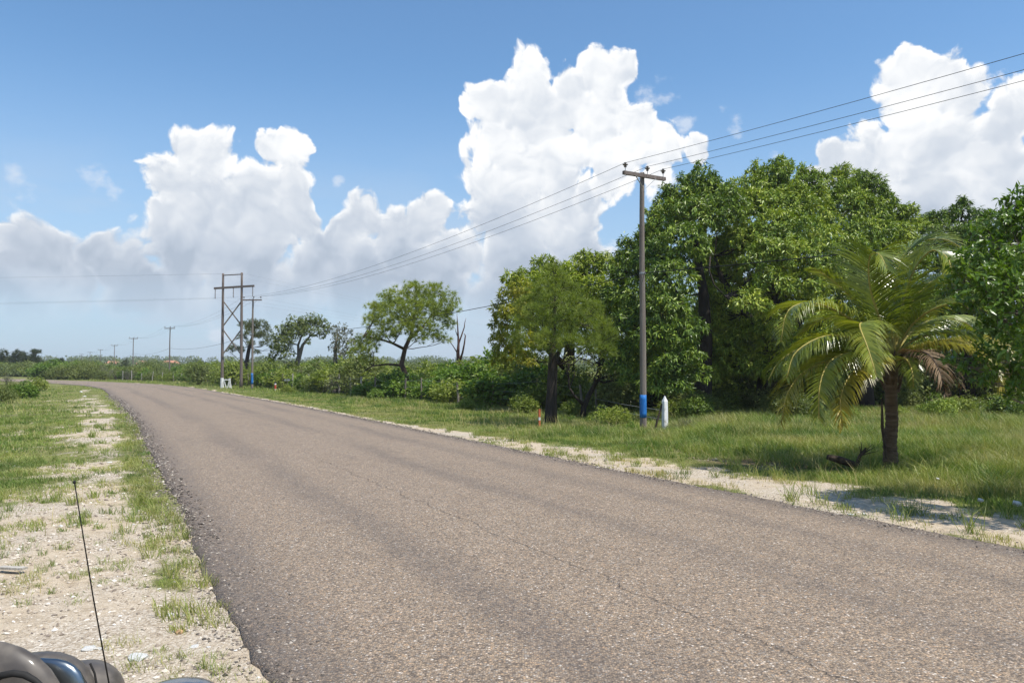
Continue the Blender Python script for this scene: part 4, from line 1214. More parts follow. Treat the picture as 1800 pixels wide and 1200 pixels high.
# --- the near tree whose boughs hang in from outside the frame
L9 = gpt(9.3, 10.0)
near = [(1792, 348, 26, 0, 12.2), (1760, 385, 30, 0, 12), (1798, 400, 44, 0, 11.8), (1725, 402, 22, 0, 12.2), (1740, 440, 40, 0, 11.8), (1790, 460, 52, 0, 11.4), (1690, 462, 22, 0, 12), (1705, 490, 30, 0, 11.8), (1755, 505, 52, 0, 11.2), (1800, 540, 60, 0, 11),
        (1700, 530, 24, 0, 11.6), (1750, 575, 34, 0, 11.2), (1800, 610, 52, 0, 10.8), (1720, 620, 24, 0, 11.4), (1760, 655, 30, 0, 11.0), (1800, 680, 34, 0, 10.8), (1690, 640, 18, 0, 11.6), (1670, 628, 12, 0, 11.7), (1725, 668, 16, 0, 11.3), (1770, 700, 16, 0, 11), (1668, 500, 14, 0, 12)]
ncl = []
for (px, py, r, _, d) in near:
    p = at(px, py, d * .9); ncl.append((p[0] - L9[0], p[1] - L9[1], p[2] - L9[2], r / F_PX * d * .9))
for _ in range(26):
    a_ = rng.random() * 2 * PI; q = rng.random() ** .5 * 2.4
    ncl.append((q * math.cos(a_) + 0.2, q * math.sin(a_), rng.uniform(2.6, 5.0), rng.uniform(.35, .6)))
nt_ = [[((0, 0, -0.1), .2), ((-0.05, 0, 1.0), .17), ((-0.1, 0.05, 1.9), .15), ((-0.1, 0, 3.0), .1), ((0, 0, 4.2), .05)],
       [((-0.08, 0, 1.7), .1), ((-0.7, 0.2, 2.2), .07), ((-1.5, 0.3, 2.5), .045), ((-2.1, .4, 2.5), .02)], [((-0.08, 0, 1.5), .07), ((-0.8, 0, 1.75), .05), ((-1.5, 0.1, 1.8), .03)]]
make_tree('broadleaf_tree', tuple(L9), 'near broadleaf tree with glossy leaves hanging in front of the palm fronds', 'tree', nt_, ncl, M['broad'], M['bark_grey'],
          per_m2=38, k_=6, L0=0.125, W0=0.05, limb_r=0.035, twigs=5, low=-0.9, inner=0.25, hi=True, droop=0.35, spread=1.1)


# ================================================================== coconut palm
LP = gpt(*G(1563, 816)[:2]); DP = LP[1]
palm = empty('coconut_palm', tuple(LP), 'young coconut palm with arching green and yellowing fronds on the grass', 'palm tree')
mb = MB()
tp = [((0.0, 0, -0.12), .19), ((0.0, 0, 0.05), .155), (loc_px(1562, 780, DP, LP), .125), (loc_px(1566, 740, DP, LP), .118), (loc_px(1565, 700, DP, LP), .115), (loc_px(1566, 665, DP, LP), .115), (loc_px(1567, 640, DP, LP), .12), (loc_px(1568, 622, DP, LP), .09)]
pts, rads = [], []
for i in range(len(tp) - 1):
    for k_ in range(8):
        t = k_ / 8
        pts.append(np.array(tp[i][0]) * (1 - t) + np.array(tp[i + 1][0]) * t)
        rads.append((tp[i][1] * (1 - t) + tp[i + 1][1] * t) * (1.05 if k_ % 2 else 0.95))
mb.tube(pts, rads, 14)
mb.build('trunk', M['palm_trunk'], palm, smooth=True)


def frond(name, ctrl, mat, length_leaf=0.62, n=62, droopy=0.5, twist=0.0, stalk=0.16, thin=1.0):
    """ctrl: (px, py, metres nearer) points of the midrib from the crown outwards."""
    P_ = [np.array(loc_px(x, y, DP - z, LP)) for x, y, z in ctrl]
    C_ = catmull([tuple(p) for p in P_], 0.03)
    s = np.concatenate([[0], np.cumsum(np.linalg.norm(np.diff(C_, axis=0), axis=1))]); tot = s[-1]
    mbr = MB()
    idx = np.linspace(0, len(C_) - 1, 22).astype(int)
    mbr.tube([C_[i] for i in idx], [0.026 * (1 - 0.85 * i / len(C_)) + 0.004 for i in idx], 6)
    V, F = [], []
    Tn = unit(np.gradient(C_, axis=0))
    for side in (-1, 1):
        for i in range(n):
            t = stalk + (1 - stalk) * (i + rng.random() * 0.5) / n
            if rng.random() > thin: continue
            k_ = np.searchsorted(s, t * tot); k_ = min(k_, len(C_) - 1)
            p, tg = C_[k_], Tn[k_]
            up = np.array([0, 0, 1.0]) + rng.normal(size=3) * 0.05
            sd = np.cross(tg, up)
            if np.linalg.norm(sd) < 0.25: sd = sd + np.array([0.25, -0.1, 0])
            sd = unit(sd) * side
            nm = unit(np.cross(sd, tg) * side)
            if nm[2] < 0: nm = -nm
            env = math.sin(PI * min(1, 0.12 + 0.88 * ((t - stalk) / (1 - stalk)) ** 0.8)) ** 0.55 if t < 1 else 0.2
            l = length_leaf * max(0.28, env) * rng.uniform(0.88, 1.08)
            sweep = 0.35 + 0.75 * t
            dirn = unit(sd + tg * sweep + nm * (0.28 - 0.2 * t) + rng.normal(size=3) * 0.06)
            w = 0.0165 * rng.uniform(0.8, 1.15)
            q = p.copy(); segs = 4; prev = None; b = len(V)
            vdir = dirn.copy()
            wv = unit(np.cross(vdir, nm))
            wv = unit(tg * 0.9 + nm * 0.35 * side)
            for j in range(segs + 1):
                ww = w * (0.7, 1.0, 0.85, 0.5, 0.04)[j]
                V.append(q + wv * ww); V.append(q - wv * ww)
                q = q + vdir * l / segs
                vdir = unit(vdir + np.array([0, 0, -1]) * droopy * (0.22 + 0.28 * j))
            for j in range(segs):
                F.append((b + 2 * j, b + 2 * j + 1, b + 2 * j + 3, b + 2 * j + 2))
    o = link(name, np_mesh(name, np.array(V), np.array(F).ravel(), np.full(len(F), 4), mat), palm)
    mbr.build('midrib', M['midrib'] if mat is not M['palm_dead'] else M['deadwood'], o, smooth=True)
    return o


g_, y_, d_m = M['palm'], M['palm_yellow'], M['palm_dead']
FR = [
    ([(1566, 625, 0), (1556, 585, .1), (1532, 510, .3), (1531, 452, .5), (1548, 446, .8), (1562, 472, 1.0)], g_, .70, .35),
    ([(1568, 622, 0), (1582, 560, .0), (1606, 480, .1), (1640, 440, .3), (1668, 452, .6), (1676, 480, .8)], g_, .68, .35),
    ([(1567, 620, 0), (1572, 540, -.3), (1585, 460, -.5), (1620, 425, -.5), (1665, 420, -.4), (1700, 440, -.3)], g_, .62, .3),
    ([(1563, 622, 0), (1535, 570, -.3), (1490, 515, -.5), (1452, 482, -.5), (1430, 472, -.4)], g_, .5, .3),
    ([(1562, 625, 0), (1530, 585, .2), (1470, 545, .4), (1420, 532, .6), (1385, 548, .9), (1373, 600, 1.1)], g_, .62, .7),
    ([(1562, 628, 0), (1530, 610, .1), (1470, 603, .2), (1410, 612, .3), (1370, 635, .4), (1350, 668, .5)], g_, .56, .8),
    ([(1562, 630, 0), (1530, 622, .5), (1485, 622, 1.0), (1455, 640, 1.3), (1440, 680, 1.6), (1438, 735, 1.7)], g_, .62, .75),
    ([(1562, 630, 0), (1520, 622, .2), (1460, 632, .4), (1410, 656, .6), (1382, 695, .8), (1372, 745, .9)], y_, .55, .75),
    ([(1566, 624, 0), (1545, 590, .5), (1520, 569, 1.0), (1512, 574, 1.5), (1525, 610, 2.0), (1540, 660, 2.3)], g_, .5, .7),
    ([(1572, 624, 0), (1610, 596, .2), (1660, 585, .4), (1705, 590, .6), (1735, 615, .8), (1745, 655, .9)], g_, .58, .8),
    ([(1572, 624, 0), (1620, 608, -.2), (1680, 596, -.3), (1730, 596, -.2), (1765, 622, -.1), (1775, 670, 0)], y_, .6, .9),
    ([(1572, 622, 0), (1605, 570, .3), (1650, 540, .6), (1700, 532, .8), (1740, 548, 1.0)], g_, .56, .5),
    ([(1571, 620, 0), (1600, 540, -.2), (1640, 495, -.4), (1690, 480, -.4), (1735, 495, -.3)], g_, .56, .4),
    ([(1562, 630, 0), (1528, 636, .6), (1492, 662, 1.1), (1476, 705, 1.4), (1480, 748, 1.5)], y_, .52, .8),
    ([(1562, 628, 0), (1515, 600, .6), (1455, 590, 1.0), (1400, 618, 1.3), (1382, 665, 1.5)], g_, .55, .8),
    ([(1572, 628, 0), (1640, 606, .6), (1700, 612, .9), (1745, 645, 1.1), (1762, 690, 1.2)], y_, .52, .85),
    ([(1572, 632, 0), (1600, 618, .5), (1630, 622, 1.0), (1650, 650, 1.3), (1660, 690, 1.4)], d_m, .42, 1.0),
    ([(1570, 634, 0), (1590, 630, .5), (1602, 650, .9), (1605, 680, 1.0)], g_, .3, 1.0),
    ([(1570, 622, 0), (1620, 570, -.9), (1680, 560, -1.6), (1730, 590, -2.1)], g_, .56, .6),
    ([(1564, 622, 0), (1520, 570, -.9), (1450, 560, -1.7), (1400, 590, -2.1)], g_, .56, .6),
    ([(1567, 620, 0), (1550, 530, -.6), (1560, 460, -1.2), (1590, 440, -1.7)], g_, .56, .4),
    ([(1570, 630, 0), (1610, 628, -.5), (1660, 640, -.8), (1690, 680, -.9)], d_m, .40, 1.0),
]
for i, (ct, mt, ll, dr) in enumerate(FR):
    o = frond('frond', ct, mt, ll * 1.32, 112 if ll > .45 else 64, dr, thin=0.7 if mt is d_m else 1.0)
    if mt is y_: o['label'] = 'yellowing drooping frond'
    if mt is d_m: o['label'] = 'dry brown hanging frond'
# a dead stalk hanging along the trunk, boots of old leaves at the crown
mb = MB()
for i in range(16):
    a_ = i * 2.4; z0 = 1.55 + i * 0.035
    b0 = np.array(loc_px(1566, 640, DP, LP)); c = np.array([math.cos(a_), math.sin(a_), 0])
    p0 = np.array([b0[0], b0[1], z0]) + c * 0.11
    mb.tube([p0, p0 + c * 0.05 + np.array([0, 0, .12]), p0 + c * 0.11 + np.array([0, 0, .2 + 0.1 * rng.random()])], [.045, .03, .012], 5)
mb.build('leaf_base', M['palm_trunk'], palm)
mb = MB()
mb.tube([loc_px(1549, 700, DP - .1, LP), loc_px(1549, 750, DP - .12, LP), loc_px(1555, 806, DP - .15, LP)], [.012, .03, .02], 6)
for k_ in range(9):
    mb.tube([loc_px(1549 + rng.normal() * 2, 735 + 6 * k_, DP - .1, LP), loc_px(1553 + rng.normal() * 3, 765 + 5 * k_, DP - .18, LP)], [.006, .002], 4)
mb.build('dead_stalk', M['deadwood'], palm)

def branch_thing(name, label, cat, segs, mat, d):
    l = gpt(at(segs[0][0][0], 800, d)[0], d)
    mb = MB()
    for seg, r in segs:
        mb.tube([loc_px(x, y, d, l) for x, y in seg] if not isinstance(seg, np.ndarray) else seg, r, 6)
    return tag(mb.build(name, mat, None, tuple(l)), label, cat)


d_ = 15.4
l = gpt(at(1480, 806, d_)[0], d_)
mb = MB()
mb.tube([loc_px(1452, 802, d_, l), loc_px(1470, 806, d_, l), loc_px(1500, 816, d_, l), loc_px(1516, 821, d_, l)], [.05, .075, .07, .04], 9)
tag(mb.build('fallen_log', M['deadwood'], None, tuple(l), smooth=True), 'dark rotten log lying in the grass left of the palm trunk', 'log')
l = gpt(at(1506, 812, d_)[0], d_)
mb = MB()
mb.tube([loc_px(1503, 816, d_, l), loc_px(1509, 800, d_, l), loc_px(1520, 786, d_, l)], [.045, .035, .015], 7)
for (x, y) in ((1508, 782), (1532, 779), (1526, 788), (1536, 784), (1512, 776), (1540, 792)):
    mb.tube([loc_px(1510, 800, d_, l), loc_px((1510 + x) / 2 + 1, (798 + y) / 2, d_, l), loc_px(x, y, d_ - .1, l)], [.012, .008, .003], 4)
tag(mb.build('broken_frond_butt', M['deadwood'], None, tuple(l)), 'broken frond butt sticking up between the rotten log and the palm', 'dead frond')
l = gpt(at(1600, 826, 14.9)[0], 14.9)
mb = MB()
for k_ in range(14):
    x0 = rng.uniform(-.55, .6); y0 = rng.uniform(-.25, .3); a_ = rng.normal() * .5
    mb.tube([(x0, y0, .02), (x0 + .22 * math.cos(a_), y0 + .22 * math.sin(a_), .06), (x0 + .5 * math.cos(a_), y0 + .5 * math.sin(a_), .02)], [.014, .014, .006], 5)
mb.build('fallen_fronds', M['deadwood'], None, tuple(l))
tag(bpy.data.objects['fallen_fronds'], 'dry palm debris heaped round the foot of the palm', 'debris', kind='stuff')


# ================================================================== scrub along and behind the fence
def bush_proto(name, mat, bark, h, r, n_leaf, L0, W0, nbl=7, k_=4, stems=7, spread=1.1, top=0.7):
    cl = []
    for i in range(nbl):
        a_ = rng.random() * 2 * PI; q = r * 0.62 * math.sqrt(rng.random())
        zz = h * rng.uniform(0.30, top) * (1 - 0.25 * q / r)
        cl.append((q * math.cos(a_), q * math.sin(a_), zz, r * rng.uniform(0.34, 0.55)))
    cl.append((0, 0, h * 0.80, r * 0.36)); cl.append((0.1, 0, h * 0.35, r * 0.7))
    tot = sum(4 * PI * c[3] ** 2 for c in cl)
    P_, O_ = clump_points(cl, n_leaf / k_ / tot, low=-0.6, inner=0.45)
    P_[:, 2] = np.maximum(P_[:, 2], 0.05)
    V_, F_ = rosettes(P_, O_, k_, L0, W0, 0.15, spread)
    mb = MB()
    for i in range(stems):
        c = cl[i % len(cl)]
        mb.tube(curve_pts((rng.normal() * .08, rng.normal() * .08, -0.1), (c[0] * .3, c[1] * .3, c[2] * .6), (c[0] * 1.1, c[1] * 1.1, c[2] + c[3] * .9), 5, 0.04), [.03, .024, .018, .012, .004], 4, cap=False)
    nv = len(V_)
    V2 = np.concatenate([V_, np.array(mb.v)])
    ff = list(F_.ravel()); cnt = [3] * len(F_)
    for f in mb.f: ff += [i + nv for i in f]; cnt.append(len(f))
    me_ = np_mesh(name, V2, ff, cnt, [mat, bark])
    mi = np.zeros(len(cnt), dtype=np.int32); mi[len(F_):] = 1
    me_.polygons.foreach_set('material_index', mi)
    return me_


BK = {
    'lime': [bush_proto('scrub_bush', M['scrub_lime'], M['bark_grey'], 2.0, 1.5, 3600, .19, .12, nbl=9) for _ in range(2)],
    'green': [bush_proto('scrub_bush', M['scrub'], M['bark_grey'], 2.0, 1.6, 4200, .16, .09, nbl=10) for _ in range(3)],
    'olive': [bush_proto('scrub_bush', M['scrub_olive'], M['bark_dark'], 2.0, 1.6, 4600, .13, .07, nbl=9) for _ in range(2)],
    'grey': [bush_proto('scrub_bush', M['scrub_grey'], M['bark_grey'], 2.0, 1.5, 2400, .09, .04, stems=16) for _ in range(1)],
    'dark': [bush_proto('scrub_bush', M['mango'], M['bark_dark'], 2.0, 1.6, 3600, .16, .06) for _ in range(2)],
}
ADJ = {'lime': 'bright lime-green broad-leaved', 'green': 'fresh green small-leaved', 'olive': 'dull olive-green fine-leaved', 'grey': 'greyish half-bare twiggy', 'dark': 'dark glossy-leaved'}


def put_bush(kind, x, y, h, wide=1.0, label=None, group=None, rz=None):
    me_ = random.choice(BK[kind])
    o = link('scrub_bush', me_)
    o.location = (x, y, float(gz(np.array([x]), np.array([y]))[0]) - 0.02)
    s_ = h / 2.1
    o.scale = (s_ * wide * random.uniform(.9, 1.15), s_ * wide * random.uniform(.9, 1.15), s_)
    o.rotation_euler = (0, 0, random.random() * 2 * PI)
    return tag(o, label, 'bush', group)


FENCE = [G(*p)[:2] for p in [(60, 665.2), (250, 668.0), (335, 670.2), (395, 674), (445, 677.5), (570, 688), (640, 695), (735, 701.5), (800, 706.5), (875, 713), (1000, 719.5), (1047, 724), (1168, 752)]]
FC = catmull([tuple(p) for p in FENCE[:-1]], 0.4)
FCn = unit(np.gradient(FC, axis=0)); FCn = np.stack([-FCn[:, 1], FCn[:, 0]], 1)      # away from the road
if FCn[len(FCn) // 2] @ (FC[len(FC) // 2]) < 0: FCn = -FCn
fs = np.concatenate([[0], np.cumsum(np.linalg.norm(np.diff(FC, axis=0), axis=1))])


def ytop(px):
    return np.interp(px, [0, 75, 160, 195, 330, 345, 440, 560, 640, 700, 800, 880, 940, 1000, 1060], [626, 631, 629, 640, 641, 634, 632, 630, 634, 636, 635, 628, 640, 645, 640])


STRETCH = [(-999, 215, 'at the far bend of the road'), (215, 310, 'between two far poles'), (310, 388, 'short of the pylon'), (388, 450, 'around the foot of the pylon'),
           (450, 545, 'below the flat-topped pine'), (545, 650, 'before the crooked pine'), (650, 760, 'behind the crooked pine'),
           (760, 860, 'round the dead tree'), (860, 1000, 'behind the double-trunked pine'), (1000, 1090, 'by the near power pole')]
nb_count = 0
rows = [(0.9, 2.1, .80), (3.2, 2.6, 1.0), (6.5, 3.3, .95), (11, 4.2, 1.0), (18, 5.2, 1.0), (28, 7.0, 1.0)]
for ri, (off, sp_, hs) in enumerate(rows):
    s_ = rng.random() * sp_
    while s_ < fs[-1]:
        i = int(np.searchsorted(fs, s_)); i = min(i, len(FC) - 1)
        x, y = FC[i] + FCn[i] * (off + rng.normal() * .45) + rng.normal(size=2) * .3
        s_ += sp_ * rng.uniform(.75, 1.25) * (1 + max(0, y - 60) / 140)
        px = 900 + F_PX * x / y
        if px < -60 or px > 1075: continue
        if ri >= 2 and px > 960: continue
        zt = CAM_H + (HZ - ytop(px)) / F_PX * y
        h = max(1.0, zt * hs * rng.uniform(.74, 1.10))
        kn = vnoise(np.array([s_]), np.array([off]), .16, 2, 71)[0] + rng.normal() * .12
        kind = 'lime' if kn > .66 else 'green' if kn > .47 else 'olive' if kn > .33 else 'grey'
        if ri == 0 and rng.random() < .25: kind = 'lime'
        st = next(t for a, b, t in STRETCH if a <= px < b)
        where = 'low on the fence line' if ri == 0 else 'behind the fence' if ri < 3 else 'deep in the thicket'
        lb = f"{ADJ[kind]} bush {where}, {st}"
        put_bush(kind, x, y, h, 1.25, lb, f"{kind} bushes {where} {st}")
        nb_count += 1
print('bushes', nb_count)
# beyond the bend the thicket runs on along the far side of the road
for px in np.arange(-90, 250, 11):
    for dd in (0, 9, 22):
        D_ = np.interp(px, [-90, 0, 250], [176, 172, 135]) + dd + rng.normal() * 2
        p = at(px + rng.normal() * 5, 700, D_)
        u_, _v = road_uv([p[0]], [p[1]])
        if u_[0] < ROAD_W + 3: continue
        zt = CAM_H + (HZ - ytop(px)) / F_PX * D_
        kind = random.choice(['green', 'olive', 'olive', 'green', 'lime'])
        put_bush(kind, p[0], p[1], zt * rng.uniform(.6, 1.0), 1.5, f"{ADJ[kind]} bush in the distant thicket where the road bends away", f"{kind} bushes in the distant thicket by the bend")
# undergrowth in the shade of the grove
for i in range(44):
    px = rng.uniform(1090, 1960); D_ = rng.uniform(37.5, 48)
    p = at(px, 700, D_)
    put_bush(random.choice(['dark', 'dark', 'olive']), p[0], p[1], rng.uniform(2.2, 4.4), 1.1, 'dark shaded bush in the hollow under the mango grove', 'shaded bushes under the mango grove')
for (px, py, h, kind, lb) in [(1010, 728, .8, 'green', 'low leafy shrub at the foot of the double-trunked pine'), (1085, 741, .75, 'green', 'low shrub in the grass just left of the blue-banded pole'),
                              (1058, 735, .7, 'dark', 'dark low shrub between the pine and the blue-banded pole'), (1110, 752, .38, 'lime', 'small lime-yellow weed clump at the blue-banded pole base'),
                              (1205, 752, .55, 'grey', 'dry brownish shrub right beside the white concrete post'), (925, 722, .9, 'green', 'shrub in front of the fence just left of the double-trunked pine'),
                              (640, 697, 1.1, 'lime', 'bright shrub spilling through the fence left of the crooked pine'), (662, 700, .8, 'lime', 'small bright shrub at the left foot of the crooked pine'),
                              (820, 716, .7, 'green', 'shrub leaning out of the fence below the dead tree'), (505, 688, .8, 'green', 'small shrub beside the grey T-shaped sign'),
                              (46, 696, 1.25, 'lime', 'bright leafy bush on the left verge before the bend'), (22, 690, 1.1, 'olive', 'brownish bush behind the bright one on the left verge'),
                              (70, 684, 1.3, 'green', 'rounded green bush nearest the road on the left verge'), (4, 704, 1.2, 'olive', 'olive bush cut by the left frame edge'), (-20, 720, 1.0, 'grey', 'dry grey bush beyond the left edge of the picture'),
                              (-30, 690, 1.4, 'green', 'tall green bush beyond the left edge'), (12, 676, 1.4, 'grey', 'greyish twiggy bush farthest along the left verge')]:
    q_ = G(px, py)
    put_bush(kind, q_[0], q_[1], h, 1.1, lb)
for (px, d_, h, kind, lb) in [(566, 66, 3.0, 'olive', 'tall olive bush between the forked tree and the grey-green tree'), (612, 60, 3.3, 'green', 'tall green bush under the grey-green sparse tree'), (640, 56, 3.4, 'olive', 'tall olive bush under the low bough of the crooked pine'),
                             (660, 60, 2.9, 'green', 'tall green bush just left of the crooked pine trunk'), (752, 55, 2.7, 'green', 'tall green bush between the crooked pine and the dead tree'), (786, 52, 2.5, 'lime', 'bright tall bush at the left foot of the dead tree'),
                             (838, 50, 2.8, 'green', 'tall green bush to the right of the dead tree'), (872, 46, 3.2, 'lime', 'yellowish tall bush below the gold-leaved mango side'), (905, 44, 3.4, 'green', 'tall bush left of the double-trunked pine'), (938, 42, 3.0, 'olive', 'tall olive bush tight behind the double-trunked pine'),
                             (1000, 36, 2.2, 'green', 'leafy bush to the right of the double-trunked pine'), (1075, 33.5, 2.0, 'olive', 'olive bush behind the short wire bay'), (470, 78, 3.0, 'green', 'tall bush beside the second power pole'), (350, 88, 2.9, 'olive', 'tall dull bush left of the pylon legs'),
                             (408, 84, 3.2, 'green', 'tall bush seen between the pylon legs'), (268, 128, 3.4, 'olive', 'dark tall bush between the far poles')]:
    q_ = gpt(at(px, 700, d_)[0], d_)
    put_bush(kind, q_[0], q_[1], h, .95, lb)
# hedge-like ground cover on the bank beneath the grove
for i in range(26):
    px = rng.uniform(1180, 1900); py = rng.uniform(716, 734)
    q_ = G(px, py)
    put_bush(random.choice(['dark', 'green', 'olive']), q_[0], q_[1], rng.uniform(.5, 1.3), 1.3, 'low weedy shrub at the shaded edge of the mango grove', 'low shrubs at the edge of the grove')

# ------------------------------------------------------------------ fan palmettos in the scrub
def palmetto_mesh():
    V, F = [], []
    for k_ in range(11):
        a_ = rng.random() * 2 * PI; e_ = rng.uniform(.25, 1.2)
        tp_ = np.array([math.cos(a_) * math.cos(e_), math.sin(a_) * math.cos(e_), math.sin(e_)]) * rng.uniform(.7, 1.2)
        ax = unit(tp_); sd = unit(np.cross(ax, [0, 0, 1]))
        b = len(V); V += [sd * .01, -sd * .01, tp_ - sd * .01, tp_ + sd * .01]; F.append((b, b + 1, b + 2, b + 3))
        for j in range(17):
            t = (j / 16 - .5) * 3.6
            d_ = unit(ax * math.cos(t) + sd * math.sin(t)); e = np.cross(d_, np.cross(ax, sd))
            b = len(V); V += [tp_ - e * .02, tp_ + d_ * .35 + e * .025, tp_ + d_ * .62 - np.array([0, 0, .1]), tp_ + d_ * .35 - e * .03]; F.append((b, b + 1, b + 2, b + 3))
    return np_mesh('palmetto', np.array(V), np.array(F).ravel(), np.full(len(F), 4), M['scrub'])


pm = palmetto_mesh()
for (px, d_, z0, lb) in [(572, 60, .35, 'spiky fan palmetto in the scrub left of the grey-green tree'), (584, 62, .5, 'spiky fan palmetto crowding the grey-green tree trunk'), (556, 61, .35, 'fan palmetto in the scrub below the forked tree')]:
    q_ = gpt(at(px, 700, d_)[0], d_)
    tag(link('fan_palmetto', pm, None, tuple(q_ + np.array([0, 0, z0]))), lb, 'palmetto', 'palmettos in the scrub')

# ------------------------------------------------------------------ far woods, houses
def far_belt(n_cl, d0, d1, ylo, yhi, leafs, sz, seed):
    C_ = []
    for i in range(n_cl):
        D_ = math.exp(rng.uniform(math.log(d0), math.log(d1))); px = rng.uniform(-500, 2300)
        yt = ylo + (yhi - ylo) * float(vnoise(np.array([px * .02]), np.array([D_ * .01]), 1.0, 3, seed)[0]) + rng.normal() * .8
        zt = CAM_H + (HZ - yt) / F_PX * D_
        r = sz * D_ / 400 * rng.uniform(.7, 1.4)
        x = (px - 900) / F_PX * D_
        C_.append((x, D_, max(r * .6, zt - r * .8), r))
        C_.append((x + rng.normal() * r, D_ - r * .4, max(r * .5, (zt - r) * .5), r * 1.1))
    P_, O_ = [], []
    for (x, y, z, r) in C_:
        d = rand_dirs(leafs); d = d[d[:, 2] > -.5]
        P_.append(np.array([x, y, z]) + d * r * rng.uniform(.6, 1.08, (len(d), 1)) * np.array([1, 1, .8])); O_.append(d)
    P_, O_ = np.concatenate(P_), np.concatenate(O_)
    ls = 0.0022 * P_[:, 1] * rng.uniform(.6, 1.3, len(P_))
    A = unit(rand_dirs(len(P_)) + O_ * .5)
    return leaves_arrays(P_, A, unit(O_ + np.array([0, 0, .8])), ls, ls * .8)


V1, F1 = far_belt(520, 150, 480, 643, 633, 150, 3.4, 1)
V2, F2 = far_belt(420, 620, 1100, 633, 622, 150, 3.2, 2)
V3, F3 = far_belt(260, 560, 640, 641, 637, 110, 2.4, 3)
VV = np.concatenate([V1, V2, V3]); FF = np.concatenate([F1, F2 + len(V1), F3 + len(V1) + len(V2)])
o = link('far_woods', np_mesh('far_woods', VV, FF.ravel(), np.full(len(FF), 3), M['far']))
tag(o, 'low wooded plain running to the horizon behind the scrub', 'woods', kind='stuff')
for (px, w_, lb, D_) in [(199, 18, 'house with terracotta roof farthest left above the far thicket', 560), (250, 14, 'small terracotta-roofed house behind the second far pole', 590), (300, 26, 'widest terracotta roof, behind the nearest of the far poles', 570)]:
    W_ = w_ / F_PX * D_; Hh = CAM_H + (HZ - 633.5) / F_PX * D_
    h = empty('house', tuple(at(px, HZ, D_) * np.array([1, 1, 0])), lb, 'house', 'houses with terracotta roofs')
    mb = MB(); mb.box((0, 0, (Hh - 2.2) / 2), (W_ * .9, 7, Hh - 2.2)); wl = mb.build('wall', M['house_wall'], h)
    for k_ in (-.28, .05, .3):
        mb = MB(); mb.box((W_ * k_, -3.52, Hh - 3.6), (1.0, .06, 1.1)); mb.build('window', M['window_dark'], wl)
    mb = MB()
    a_ = W_ / 2 + .3
    mb.add([(-a_, -4, Hh - 2.4), (a_, -4, Hh - 2.4), (a_, 4, Hh - 2.4), (-a_, 4, Hh - 2.4), (-a_ * .7, 0, Hh), (a_ * .7, 0, Hh)], [(0, 1, 5, 4), (1, 2, 5), (2, 3, 4, 5), (3, 0, 4), (3, 2, 1, 0)])
    mb.build('roof', M['roof_tile'], h)

# dark casuarinas at the far left
for (px, tops, lb) in [(8, [(6, 622, 8), (2, 634, 10), (14, 636, 10), (8, 648, 12)], 'dark ragged casuarina at the far left beyond the bend'),
                       (35, [(33, 624, 10), (26, 634, 12), (44, 632, 12), (34, 644, 14), (50, 642, 10)], 'wider dark casuarina clump beside the ragged one beyond the bend'),
                       (60, [(60, 619, 6), (66, 619, 5), (58, 630, 10), (66, 634, 8), (60, 646, 12)], 'tallest twin-tipped dark casuarina beyond the bend')]:
    D_ = 178.0; l = gpt(at(px, 700, D_)[0], D_)
    cl = px_clumps(tops, D_, l)
    make_tree('casuarina_tree', tuple(l), lb, 'tree', [((0, 0, -.1), .3), ((0, 0, 2), .22), ((0, 0, 3.6), .1)], cl, M['casuarina'], M['bark_dark'], per_m2=7, style='tuft', k_=9, L0=.6, W0=.09, limb_r=.08, twigs=1, low=-.9, inner=.2)
for (px, py, lb) in [(108, 633, 'thin dark pointed treetop over the far thicket'), (225 - 4, 637, 'small rounded treetop beside the far poles')]:
    D_ = 185.0; l = gpt(at(px, 700, D_)[0], D_)
    make_tree('casuarina_tree', tuple(l), lb, 'tree', [((0, 0, -.1), .2), ((0, 0, 3), .08)], px_clumps([(px, py, 5), (px - 2, py + 8, 7), (px + 3, py + 14, 8)], D_, l), M['casuarina'], M['bark_dark'],
              per_m2=7, style='tuft', k_=8, L0=.6, W0=.09, limb_r=.06, twigs=1, low=-.9, inner=.2)


# ================================================================== wire fence
LIGHT, DARK = M['post_light'], M['post_wood']
def fence_run(label, i0, i1, y_light):
    root = empty('wire_fence', tuple(gpt(*FC[i0])), label, 'fence')
    base_ = np.array(root.location)
    tops = []
    s_ = fs[i0]
    while s_ < fs[i1]:
        i = int(np.searchsorted(fs, s_)); i = min(i, len(FC) - 1)
        p = gpt(*(FC[i] + rng.normal(size=2) * .06)) - base_
        h = rng.uniform(1.15, 1.5) * (1.15 if rng.random() < .15 else 1)
        lean = rng.normal(size=2) * .06
        mb = MB(); r = rng.uniform(.045, .075)
        pts = [p + np.array([0, 0, -.2]), p + np.array([lean[0] * .3, lean[1] * .3, h * .4]) + rng.normal(size=3) * .012, p + np.array([lean[0], lean[1], h])]
        mb.tube(pts, [r, r * .95, r * .8], 7)
        far_post = FC[i][1] > y_light
        mb.build('post', LIGHT if far_post and rng.random() < .8 else DARK, root)
        tops.append((p, lean, h)); s_ += rng.uniform(1.7, 3.2)
    for fz in (.35, .62, .9):
        mb = MB(); pp = []
        for j, (p, le, h) in enumerate(tops):
            q_ = p + np.array([le[0] * fz, le[1] * fz, h * fz]); pp.append(q_)
            if j < len(tops) - 1:
                n_ = tops[j + 1]; e = n_[0] + np.array([n_[1][0] * fz, n_[1][1] * fz, n_[2] * fz]); pp.append((q_ + e) / 2 + np.array([0, 0, -.03]))
        mb.tube(pp, .0045, 4); mb.build('wire', M['steel'], root)
    return root


def near_i(px_, ):
    return int(np.argmin(np.abs(900 + F_PX * FC[:, 0] / FC[:, 1] - px_)))


